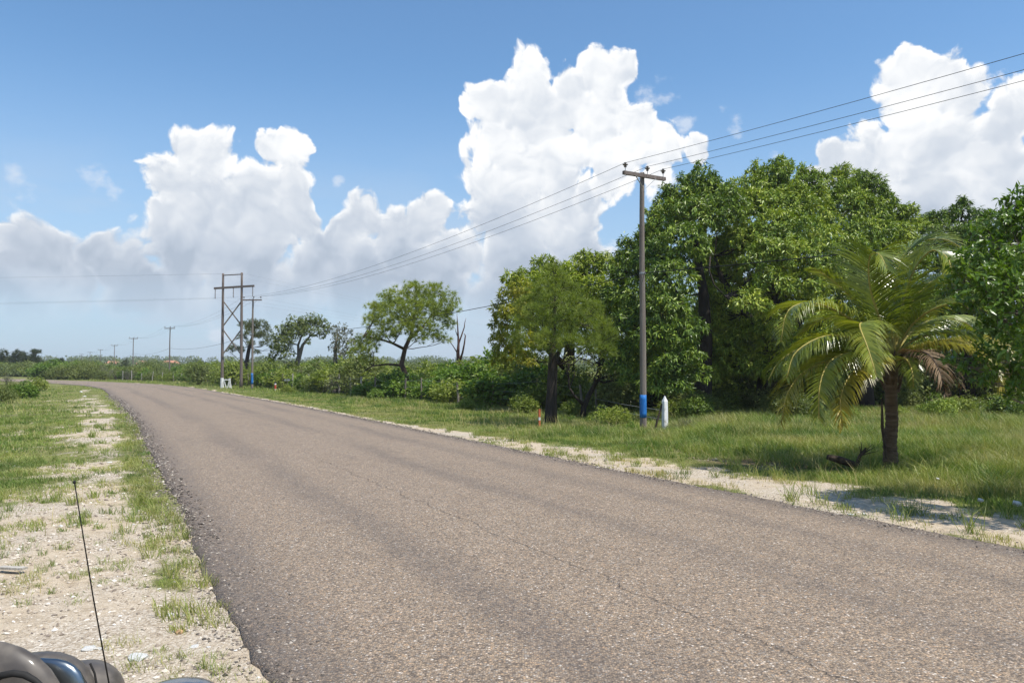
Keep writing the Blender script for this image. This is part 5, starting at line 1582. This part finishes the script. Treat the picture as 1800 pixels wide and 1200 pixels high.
fence_run('bleached post and wire fence from the bend past the pylon', near_i(215), near_i(480), 0)
fence_run('leaning grey post and barbed wire fence along the scrub up to the near pole', near_i(482), len(FC) - 1, 52)
# last bay, taut wires from the fence to the white concrete post
a = gpt(*G(1047, 724)[:2]); bq = gpt(*G(1168, 754)[:2])
root = empty('wire_fence', tuple(a), 'short two-wire fence bay between the thicket and the white concrete post', 'fence')
mb = MB(); mb.tube([(0, 0, -.2), (.02, 0, .5), (.0, 0, 1.12)], [.055, .05, .045], 8); mb.build('post', M['post_wood'], root)
for z_ in (.42, .70):
    mb = MB(); e = bq - a; mb.tube([(0, 0, z_), tuple(e * .5 + np.array([0, 0, z_ - .03])), tuple(e + np.array([0, 0, z_]))], .006, 4); mb.build('wire', M['steel'], root)

# white concrete strainer post and its wooden brace
w_ = bq
mb = MB()
q_ = Quaternion((0, 0, 1), .55)
mb.box((0, 0, .42), (.15, .13, 1.14), q_, .93)
vs = []
for x, y in ((-1, -1), (1, -1), (1, 1), (-1, 1)):
    v = q_ @ Vector((x * .0698, y * .0605, 0)); vs.append((v.x, v.y, .99))
vs += [(0.0, 0, 1.17)]
mb.add(vs, [(0, 1, 4), (1, 2, 4), (2, 3, 4), (3, 0, 4)])
tag(mb.build('concrete_post', M['white_paint'], None, tuple(w_)), 'white concrete post with a pointed top beside the blue-banded power pole', 'post')
mb = MB(); mb.tube([(-.07, .02, .92), (-.22, 0, .45), (-.36, -.02, -.08)], [.03, .033, .036], 8)
tag(mb.build('brace_pole', M['deadwood'], None, tuple(w_)), 'dark wooden brace leaning on the white concrete post', 'brace')

# ================================================================== utility poles
POLES = [np.array([31.8, -21.3]), G(1130, 750)[:2], np.array([-23.6, 71.0]), np.array([-53.9, 123.0]), np.array([-81.0, 167.0]), np.array([-112.5, 221.0]), np.array([-147.0, 279.0]), np.array([-175.0, 324.0]), np.array([-205.0, 372.0])]
PH = 8.02
PLAB = ['power pole standing beside the road behind the camera', 'near wooden power pole with a blue painted band and three insulators',
        'second power pole, its base painted blue, right of the two-legged pylon', 'power pole left of the pylon, behind whitish fence posts', 'dark power pole in front of the bend, next after the one left of the pylon',
        'distant power pole, fifth along the line', 'distant power pole, sixth along the line', 'faint distant power pole, seventh along the line', 'faintest power pole at the end of the line']
ARMD = []
for i, p in enumerate(POLES):
    pr = POLES[max(i - 1, 0)]; nx = POLES[min(i + 1, len(POLES) - 1)]
    d = unit(nx - pr); ARMD.append(np.array([d[1], -d[0]]) if np.array([d[1], -d[0]])[0] > 0 else np.array([-d[1], d[0]]))
ARMD[1] = unit(np.array([.86, .51])); ARMD[2] = unit(np.array([.97, -.05])); ARMD[3] = unit(np.array([1.0, -.1]))
ARM_X = (-.78, .12, .78)


def ins_profile():
    return [(.012, .0), (.012, .12), (.035, .125), (.05, .15), (.03, .165), (.06, .185), (.085, .20), (.088, .212), (.03, .225), (.034, .255), (.05, .262), (.028, .27), (.02, .285)]


def make_pole(i, p):
    g_ = gpt(p[0], p[1])
    root = empty('utility_pole', tuple(g_), PLAB[i], 'power pole', 'wooden power poles along the road')
    a_ = math.atan2(ARMD[i][1], ARMD[i][0]); root.rotation_euler = (0, 0, a_)
    z0 = -g_[2]
    Hh = PH + z0
    mb = MB(); n = 14
    mb.tube([(0.02 * math.sin(k_ * .5) * (k_ / n), 0, -.4 + (Hh + .5) * k_ / n) for k_ in range(n + 1)], [.112 - .04 * k_ / n for k_ in range(n + 1)], 14)
    mb.build('shaft', M['pole_wood'] if i in (0, 1, 2) else M['pole_wood_dark'], root, smooth=True)
    mb = MB(); mb.box((0, -.13, Hh - .03), (1.72, .10, .11)); mb.build('crossarm', M['pole_wood_dark'], root)
    for s_ in (-1, 1):
        mb = MB(); mb.bar((s_ * .42, -.19, Hh - .08), (s_ * .05, -.115, Hh - .42), .035, .008); mb.build('brace', M['steel'], root)
    for xx in ARM_X:
        mb = MB(); mb.lathe([(.011, -.02), (.011, .13)], (xx, -.13, Hh + .025), 8); pin = mb.build('pin', M['steel'], root)
        mb = MB(); mb.lathe(ins_profile()[2:], (xx, -.13, Hh + .02), 16); mb.build('insulator', M['porcelain'], root, smooth=False)
    if i in (1, 2):
        mb = MB()
        zs = (.30 + z0, 1.02 + z0) if i == 1 else (.35 + z0, 1.35 + z0)
        mb.lathe([(.1145 - .04 * ((z + .4) / (Hh + .5)), z) for z in np.linspace(zs[0], zs[1], 6)], (0, 0, 0), 20)
        mb.build('painted_band', M['blue_paint'], root, smooth=True)
    mb = MB(); mb.lathe([(.098, 0), (.103, .005), (.103, .05), (.098, .055)], (0, 0, 4.86 + z0), 16); mb.build('cable_clamp', M['steel'], root)
    return root


for i, p in enumerate(POLES): make_pole(i, p)


def sag_line(pts, sag, n=26):
    out_ = []
    for a_, b_ in zip(pts[:-1], pts[1:]):
        for k_ in range(n):
            t = k_ / n; out_.append(a_ * (1 - t) + b_ * t - np.array([0, 0, 4 * sag * t * (1 - t)]))
    out_.append(pts[-1]); return out_


def pole_pt(i, off, z, back=-.13):
    a_ = ARMD[i]; nrm = np.array([-a_[1], a_[0]])
    q_ = POLES[i] + a_ * off + nrm * back
    return np.array([q_[0], q_[1], z])


for off, lb in zip(ARM_X, ('power line wire on the road-side insulators', 'power line wire on the middle insulators', 'power line wire on the insulators away from the road')):
    mb = MB(); mb.tube(sag_line([pole_pt(i, off, PH + .285) for i in range(len(POLES))], .85), .0068, 5)
    tag(mb.build('power_line', M['wire'], smooth=True), lb, 'wire', 'power line wires')
mb = MB()
mb.tube(sag_line([pole_pt(i, .0, 4.885, -.125) for i in range(len(POLES) - 2)], .62), .014, 6)
tag(mb.build('telephone_cable', M['cable'], smooth=True), 'thick black cable strung lower on the poles across the mango grove', 'cable')

# ================================================================== two-legged transmission pylon
DT = 74.5
LT = gpt(at(391, 700, DT)[0], DT)
py_ = empty('transmission_pylon', tuple(LT), 'tall two-legged wooden pylon with crossarm and crossed braces', 'pylon')
def lt(px, py, dz=0.0): return tuple(at(px, py, DT - dz) - LT)
for (xb, xt, yb, yt, z_) in ((391, 390.5, 683, 480, 0), (424.5, 423.5, 683, 478.5, .5)):
    mb = MB(); p0, p1 = np.array(lt(xb, yb, z_)), np.array(lt(xt, yt, z_)); p0[2] = -.3
    mb.tube([p0 * (1 - t) + p1 * t for t in np.linspace(0, 1, 12)], [.155 - .055 * t for t in np.linspace(0, 1, 12)], 12)
    lg = mb.build('leg', M['pole_wood_dark'], py_, smooth=True)
    if xb == 391:
        mb = MB(); mb.tube([p0 * (1 - t) + p1 * t for t in (.025, .05, .11)], [.162, .160, .155], 12); mb.build('painted_base', M['white_paint'], lg)
mb = MB(); mb.bar(lt(375, 506.5, -.2), lt(445.5, 502, .9), .12, .19); mb.build('crossarm', M['pole_wood_dark'], py_)
mb = MB(); mb.bar(lt(390, 483.5, .05), lt(425.5, 481.5, .55), .07, .09); mb.build('top_brace', M['pole_wood_dark'], py_)
for a_, b_ in (((392, 530), (424, 572)), ((423, 530), (391.5, 573)), ((392, 580), (423, 622)), ((423, 580), (392, 622))):
    mb = MB(); mb.bar(lt(a_[0], a_[1], .3), lt(b_[0], b_[1], .3), .09, .10); mb.build('diagonal_brace', M['post_wood'], py_)
SUSP = []
for (x, y0, y1, z_) in ((377, 507, 525, -.15), (409, 505, 523, .35), (443, 503, 521, .85)):
    mb = MB(); top_ = np.array(lt(x, y0, z_)); bot_ = np.array(lt(x, y1, z_)); n = 9
    mb.tube([top_, bot_], .02, 6)
    for k_ in range(n):
        c = top_ * (1 - k_ / n) + bot_ * (k_ / n); mb.lathe([(.02, -.03), (.075, -.02), (.03, .03)], tuple(c), 8)
    mb.build('insulator_string', M['porcelain'], py_)
    SUSP.append(bot_ + LT)
DZ = (0.0, .45, .85)
for k_, (p, lb) in enumerate(zip(SUSP, ('transmission wire hanging from the outer left insulator string', 'transmission wire hanging from the middle insulator string', 'transmission wire hanging from the insulator string beside the second power pole'))):
    ends = [np.array([-150 + k_ * 2, 92 + k_ * 3.2, p[2] + .2 + DZ[k_]]), p, np.array([10 + k_ * 2, 285 + k_ * 3, 10.2])]
    mb = MB(); mb.tube(sag_line(ends, .5, 30), .0035, 4); tag(mb.build('transmission_wire', M['wire'], smooth=True), lb, 'wire', 'transmission wires')
for (x, y, z_, lb) in ((390.5, 481, 0, 'thin earth wire from the top of the left pylon leg'), (424, 479.5, .5, 'thin earth wire from the top of the right pylon leg')):
    p = np.array(lt(x, y, z_)) + LT
    mb = MB(); mb.tube(sag_line([np.array([-150, 92 + z_ * 5, p[2] + 1.5]), p, np.array([12, 288, 13.5])], .4, 30), .003, 4); tag(mb.build('earth_wire', M['wire'], smooth=True), lb, 'wire', 'transmission earth wires')
# white trestle beside its foot
tw = gpt(at(400, 700, 74.0)[0], 74.0)
tr_ = empty('white_trestle', tuple(tw), 'small white painted trestle barrier at the foot of the pylon', 'barrier')
mb = MB(); mb.bar((-.35, 0, .78), (.30, 0, .80), .08, .1); mb.build('rail', M['white_paint'], tr_)
for x0, x1 in ((-.30, -.52), (-.30, -.10), (.22, .02), (.22, .40)):
    mb = MB(); mb.bar((x0, 0.02 if x1 > x0 else -.02, .8), (x1, 0.02 if x1 > x0 else -.02, -.05), .07, .07); mb.build('leg', M['white_paint'], tr_)
mb = MB(); mb.box((0, 0, .45), (.14, .14, 1.0)); tag(mb.build('marker_post', M['white_paint'], None, tuple(gpt(at(404.5, 700, 75.5)[0], 75.5))), 'white marker post just right of the white trestle', 'post')

# ------------------------------------------------------------------ markers and small signs
def marker(px, py, h, w, cols, label, name='marker_post', cat='marker'):
    q_ = gpt(*G(px, py)[:2]); r_ = empty(name, tuple(q_), label, cat)
    z = -.05
    for i, (hh, mt, nm_) in enumerate(cols):
        mb = MB(); mb.lathe([(w, z), (w, z + hh * h), (w * .96, z + hh * h + .004)], (0, 0, 0), 12); mb.build(nm_, M[mt], r_, smooth=False); z += hh * h + .004
    return r_


marker(484.5, 684.5, .85, .085, [(.28, 'white_paint', 'base_band'), (.40, 'red', 'red_band'), (.14, 'white_paint', 'top_band'), (.18, 'rubber', 'cap')], 'short red and white striped marker post with a dark cap by the fence')
marker(948, 747.5, .68, .035, [(.5, 'orange', 'stake'), (.14, 'white_paint', 'band'), (.36, 'orange', 'tip')], 'thin orange stake with a white band beside the double-trunked pine')
marker(68, 663, .85, .13, [(.9, 'white_paint', 'post')], 'lone white marker post at the roadside on the far bend')
q_ = gpt(at(505.5, 700, 70)[0], 70.0)
r_ = empty('small_sign', tuple(q_), 'small plain grey T-shaped sign in front of the fence', 'sign')
mb = MB(); mb.box((0, 0, .4), (.06, .06, .9)); mb.build('post', M['post_wood'], r_)
mb = MB(); mb.box((0, -.05, .86), (.48, .03, .16)); mb.build('board', M['steel'], r_)


# ------------------------------------------------------------------ rocks and litter
def rock_mesh(seed, flat=.5):
    r0 = np.random.default_rng(seed)
    me_ = bpy.data.meshes.new('limestone_rock')
    import bmesh
    bm_ = bmesh.new(); bmesh.ops.create_icosphere(bm_, subdivisions=2, radius=1.0)
    k3 = r0.normal(size=(5, 3)); k3 = unit(k3); off = r0.uniform(.55, .9, 5)
    for v in bm_.verts:
        for a_, o_ in zip(k3, off):
            dd = v.co.dot(Vector(a_))
            if dd > o_: v.co -= Vector(a_) * (dd - o_)
        v.co.z *= flat
        v.co += Vector(r0.normal(size=3) * .03)
    bm_.to_mesh(me_); bm_.free(); me_.materials.append(M['rock']); return me_


RM = [rock_mesh(k_, .35 + .1 * (k_ % 3)) for k_ in range(4)]
for (px, py, s_, lb) in [(250, 1139, .062, 'largest flat white stone in the sand beside the car antenna'), (165, 1126, .045, 'white stone left of the antenna on the sand'), (184, 1125, .024, 'small white chip touching the antenna line'),
                         (349, 1121, .028, 'white stone near the broken asphalt edge'), (373, 1122, .014, 'tiny white stone right at the asphalt edge'), (305, 1068, .03, 'pale stone among the grit above the orange one'),
                         (113, 919, .03, 'white stone below the grass clump on the shoulder'), (175, 915, .025, 'white stone in the middle of the shoulder'), (240, 915, .02, 'small white stone by the road-edge grass'), (196, 808, .05, 'bright white stone halfway up the shoulder'),
                         (30, 812, .05, 'white stone at the left of the grassy verge'), (150, 696, .1, 'white stone near the bend on the left verge'), (144, 688, .12, 'white stone farthest along the left verge'), (1492, 898, .035, 'pale stone on the sandy strip opposite'),
                         (1515, 897, .03, 'pale stone beside another on the sandy strip opposite')]:
    q_ = G(px, py); z = float(gz(np.array([q_[0]]), np.array([q_[1]]))[0])
    o = link('limestone_rock', random.choice(RM), None, (q_[0], q_[1], z + s_ * .12)); o.scale = (s_ * 1.3, s_, s_); o.rotation_euler = (0, 0, rng.random() * 6)
    tag(o, lb, 'stone', 'white stones on the shoulder')
for (px, py, s_, lb) in [(1718, 884, .045, 'crumpled white plastic litter in the shaded grass'), (1781, 890, .065, 'larger bluish-white plastic bag in the shaded grass at the edge'), (1644, 846, .03, 'small white scrap caught in the tall grass')]:
    q_ = G(px, py); o = link('plastic_litter', RM[1], None, (q_[0], q_[1], .06)); o.scale = (s_, s_, s_ * 1.6); tag(o, lb, 'litter', 'plastic litter in the grass')
q_ = G(30, 996); mb = MB(); mb.box((0, 0, .02), (.26, .07, .02), Quaternion((0, 0, 1), -.15)); tag(mb.build('wood_offcut', M['post_light'], None, (q_[0], q_[1], -.01)), 'pale grey board offcut lying by the grass clump', 'board')
q_ = G(322, 1098); o = link('orange_stone', rock_mesh(9, .8)); o.data.materials[0] = M['orange'].copy(); o.location = (q_[0], q_[1], float(gz(np.array([q_[0]]), np.array([q_[1]]))[0]) + .012); o.scale = (.028, .024, .024)
o.data.materials[0] = noisy_mat('tan_stone', [(.3, (.38, .24, .12)), (.7, (.55, .36, .2))], 8); tag(o, 'small tan stone on the grit beside a dark one', 'stone')

# ================================================================== the parked car at the photographer's side
car = empty('parked_car', (-1.75, -0.3, 0), 'taupe car parked on the sandy shoulder with whip antenna and wing mirror', 'car')
CL = np.array([-1.75, -0.3, 0.0])
def ell(px, py, rx, ry, d, dep, n=28, power=2.4):
    """Rounded shell (superellipsoid) in front of the camera position, real thickness dep."""
    c = at(px, py, d) - CL; RX, RZ = rx / F_PX * d, ry / F_PX * d
    vs, fs_ = [], []
    for i in range(n // 2 + 1):
        v = -PI / 2 + PI * i / (n // 2)
        for j in range(n):
            u = 2 * PI * j / n
            f = lambda a: math.copysign(abs(a) ** (2 / power), a)
            vs.append((c[0] + RX * f(math.cos(v)) * f(math.cos(u)), c[1] + dep * f(math.sin(v)), c[2] + RZ * f(math.cos(v)) * f(math.sin(u))))
    for i in range(n // 2):
        for j in range(n):
            fs_.append((i * n + j, i * n + (j + 1) % n, (i + 1) * n + (j + 1) % n, (i + 1) * n + j))
    mb = MB(); mb.add(vs, fs_); return mb
ell(152, 1236, 70, 79, 1.78, .10, power=2.2).build('mirror_cover', M['car_taupe'], car, smooth=True)
hs = ell(84, 1236, 92, 96, 1.70, .07, power=2.3).build('mirror_housing', M['car_taupe'], car, smooth=True)
ell(82, 1236, 82, 87, 1.645, .018, power=2.9).build('mirror_glass', M['glass'], hs, smooth=True)
ar = ell(-22, 1262, 152, 144, 1.60, .05, power=2.1).build('fender_arch', M['car_taupe'], car, smooth=True)
mb = MB()
pp = [tuple(at(x, y, 1.545) - CL) for x, y in ((-30, 1206), (0, 1187), (15, 1179), (35, 1175), (55, 1178), (72, 1187), (88, 1200), (100, 1216))]
mb.tube(pp, [.004, .006, .007, .007, .007, .006, .005, .004], 8); mb.build('seal', M['rubber'], ar, smooth=True)
mb = MB()
pp = [tuple(at(x, y, 1.68) - CL) for x, y in ((168, 1158), (176, 1175), (181, 1200), (183, 1215))]
mb.tube(pp, .0022, 6); mb.build('cover_seam', M['rubber'], car)
ell(316, 1222, 74, 27, 2.05, .12, power=2.0).build('hood', M['hood_sky_tint'], car, smooth=True)
mb = MB()
a0, a1 = at(135, 846, 1.30) - CL, at(204, 1206, 1.55) - CL
mb.tube([a0, a0 * .5 + a1 * .5 + np.array([-.002, 0, 0]), a1, a1 + (a1 - a0) * .55], [.0010, .0013, .0016, .002], 8)
an = mb.build('antenna', M['rubber'], car, smooth=True)
mb = MB(); mb.lathe([(.0008, -.003), (.002, -.002), (.0024, 0), (.002, .002), (.0008, .003)], tuple(a0), 10); mb.build('antenna_tip', M['rubber'], an, smooth=True)
# the rest of the car, mostly below and beside the frame
def slab(name, prof, x0, x1, mat, inset=0.0):
    """prof: (y, z) outline of the side, extruded across with rounded shoulders."""
    mb = MB(); n = len(prof); xs = [(x0, .97), (x0 + .06, 1.0), (x1 - .06, 1.0), (x1, .97)]
    cyy = sum(p[0] for p in prof) / n; czz = sum(p[1] for p in prof) / n
    vs = []
    for (x, k_) in xs:
        for (y, z) in prof: vs.append((x, cyy + (y - cyy) * k_, czz + (z - czz) * k_))
    fs_ = [tuple(range(n))[::-1], tuple(3 * n + i for i in range(n))]
    for j in range(3):
        for i in range(n): fs_.append((j * n + i, j * n + (i + 1) % n, (j + 1) * n + (i + 1) % n, (j + 1) * n + i))
    mb.add(vs, fs_); return mb.build(name, mat, car)
slab('body', [(-2.4, .45), (-2.42, .85), (-2.3, .98), (.9, 1.0), (1.75, .92), (2.0, .80), (2.05, .45), (1.75, .35), (-2.1, .35)], -.85, .85, M['car_taupe'])
slab('cabin', [(-2.1, .99), (-1.8, 1.42), (-1.5, 1.48), (-.3, 1.48), (0.0, 1.42), (.62, 1.01)], -.72, .72, M['car_taupe'])
for s_ in (-1, 1):
    mb = MB(); mb.box((s_ * .725, -1.0, 1.2), (.02, 1.5, .3), None, .85); mb.build('side_window', M['window_dark'], car)
    for yy in (-1.6, 1.25):
        mb = MB(); mb.tube([(s_ * .70, yy, .33), (s_ * .88, yy, .33)], .33, 24); ty = mb.build('tyre', M['rubber'], car)
        mb = MB(); mb.tube([(s_ * .87, yy, .33), (s_ * .892, yy, .33)], .19, 18); mb.build('rim', M['steel'], ty)


# ------------------------------------------------------------------ moist air over the plain
mh, nt, out = new_mat('moist_air')
pv = nt.nodes.new('ShaderNodeVolumePrincipled')
pv.inputs['Color'].default_value = (0.90, 0.94, 0.98, 1.0)
pv.inputs['Density'].default_value = 0.0003
pv.inputs['Anisotropy'].default_value = 0.2
nt.links.new(pv.outputs[0], out.inputs['Volume'])
mb = MB(); mb.box((0, 560, 10.0), (4200, 1500, 23.0))
o = mb.build('haze', mh)
tag(o, 'thin bluish moist air lying over the plain', 'haze', kind='stuff')
cy.volume_bounces = 0
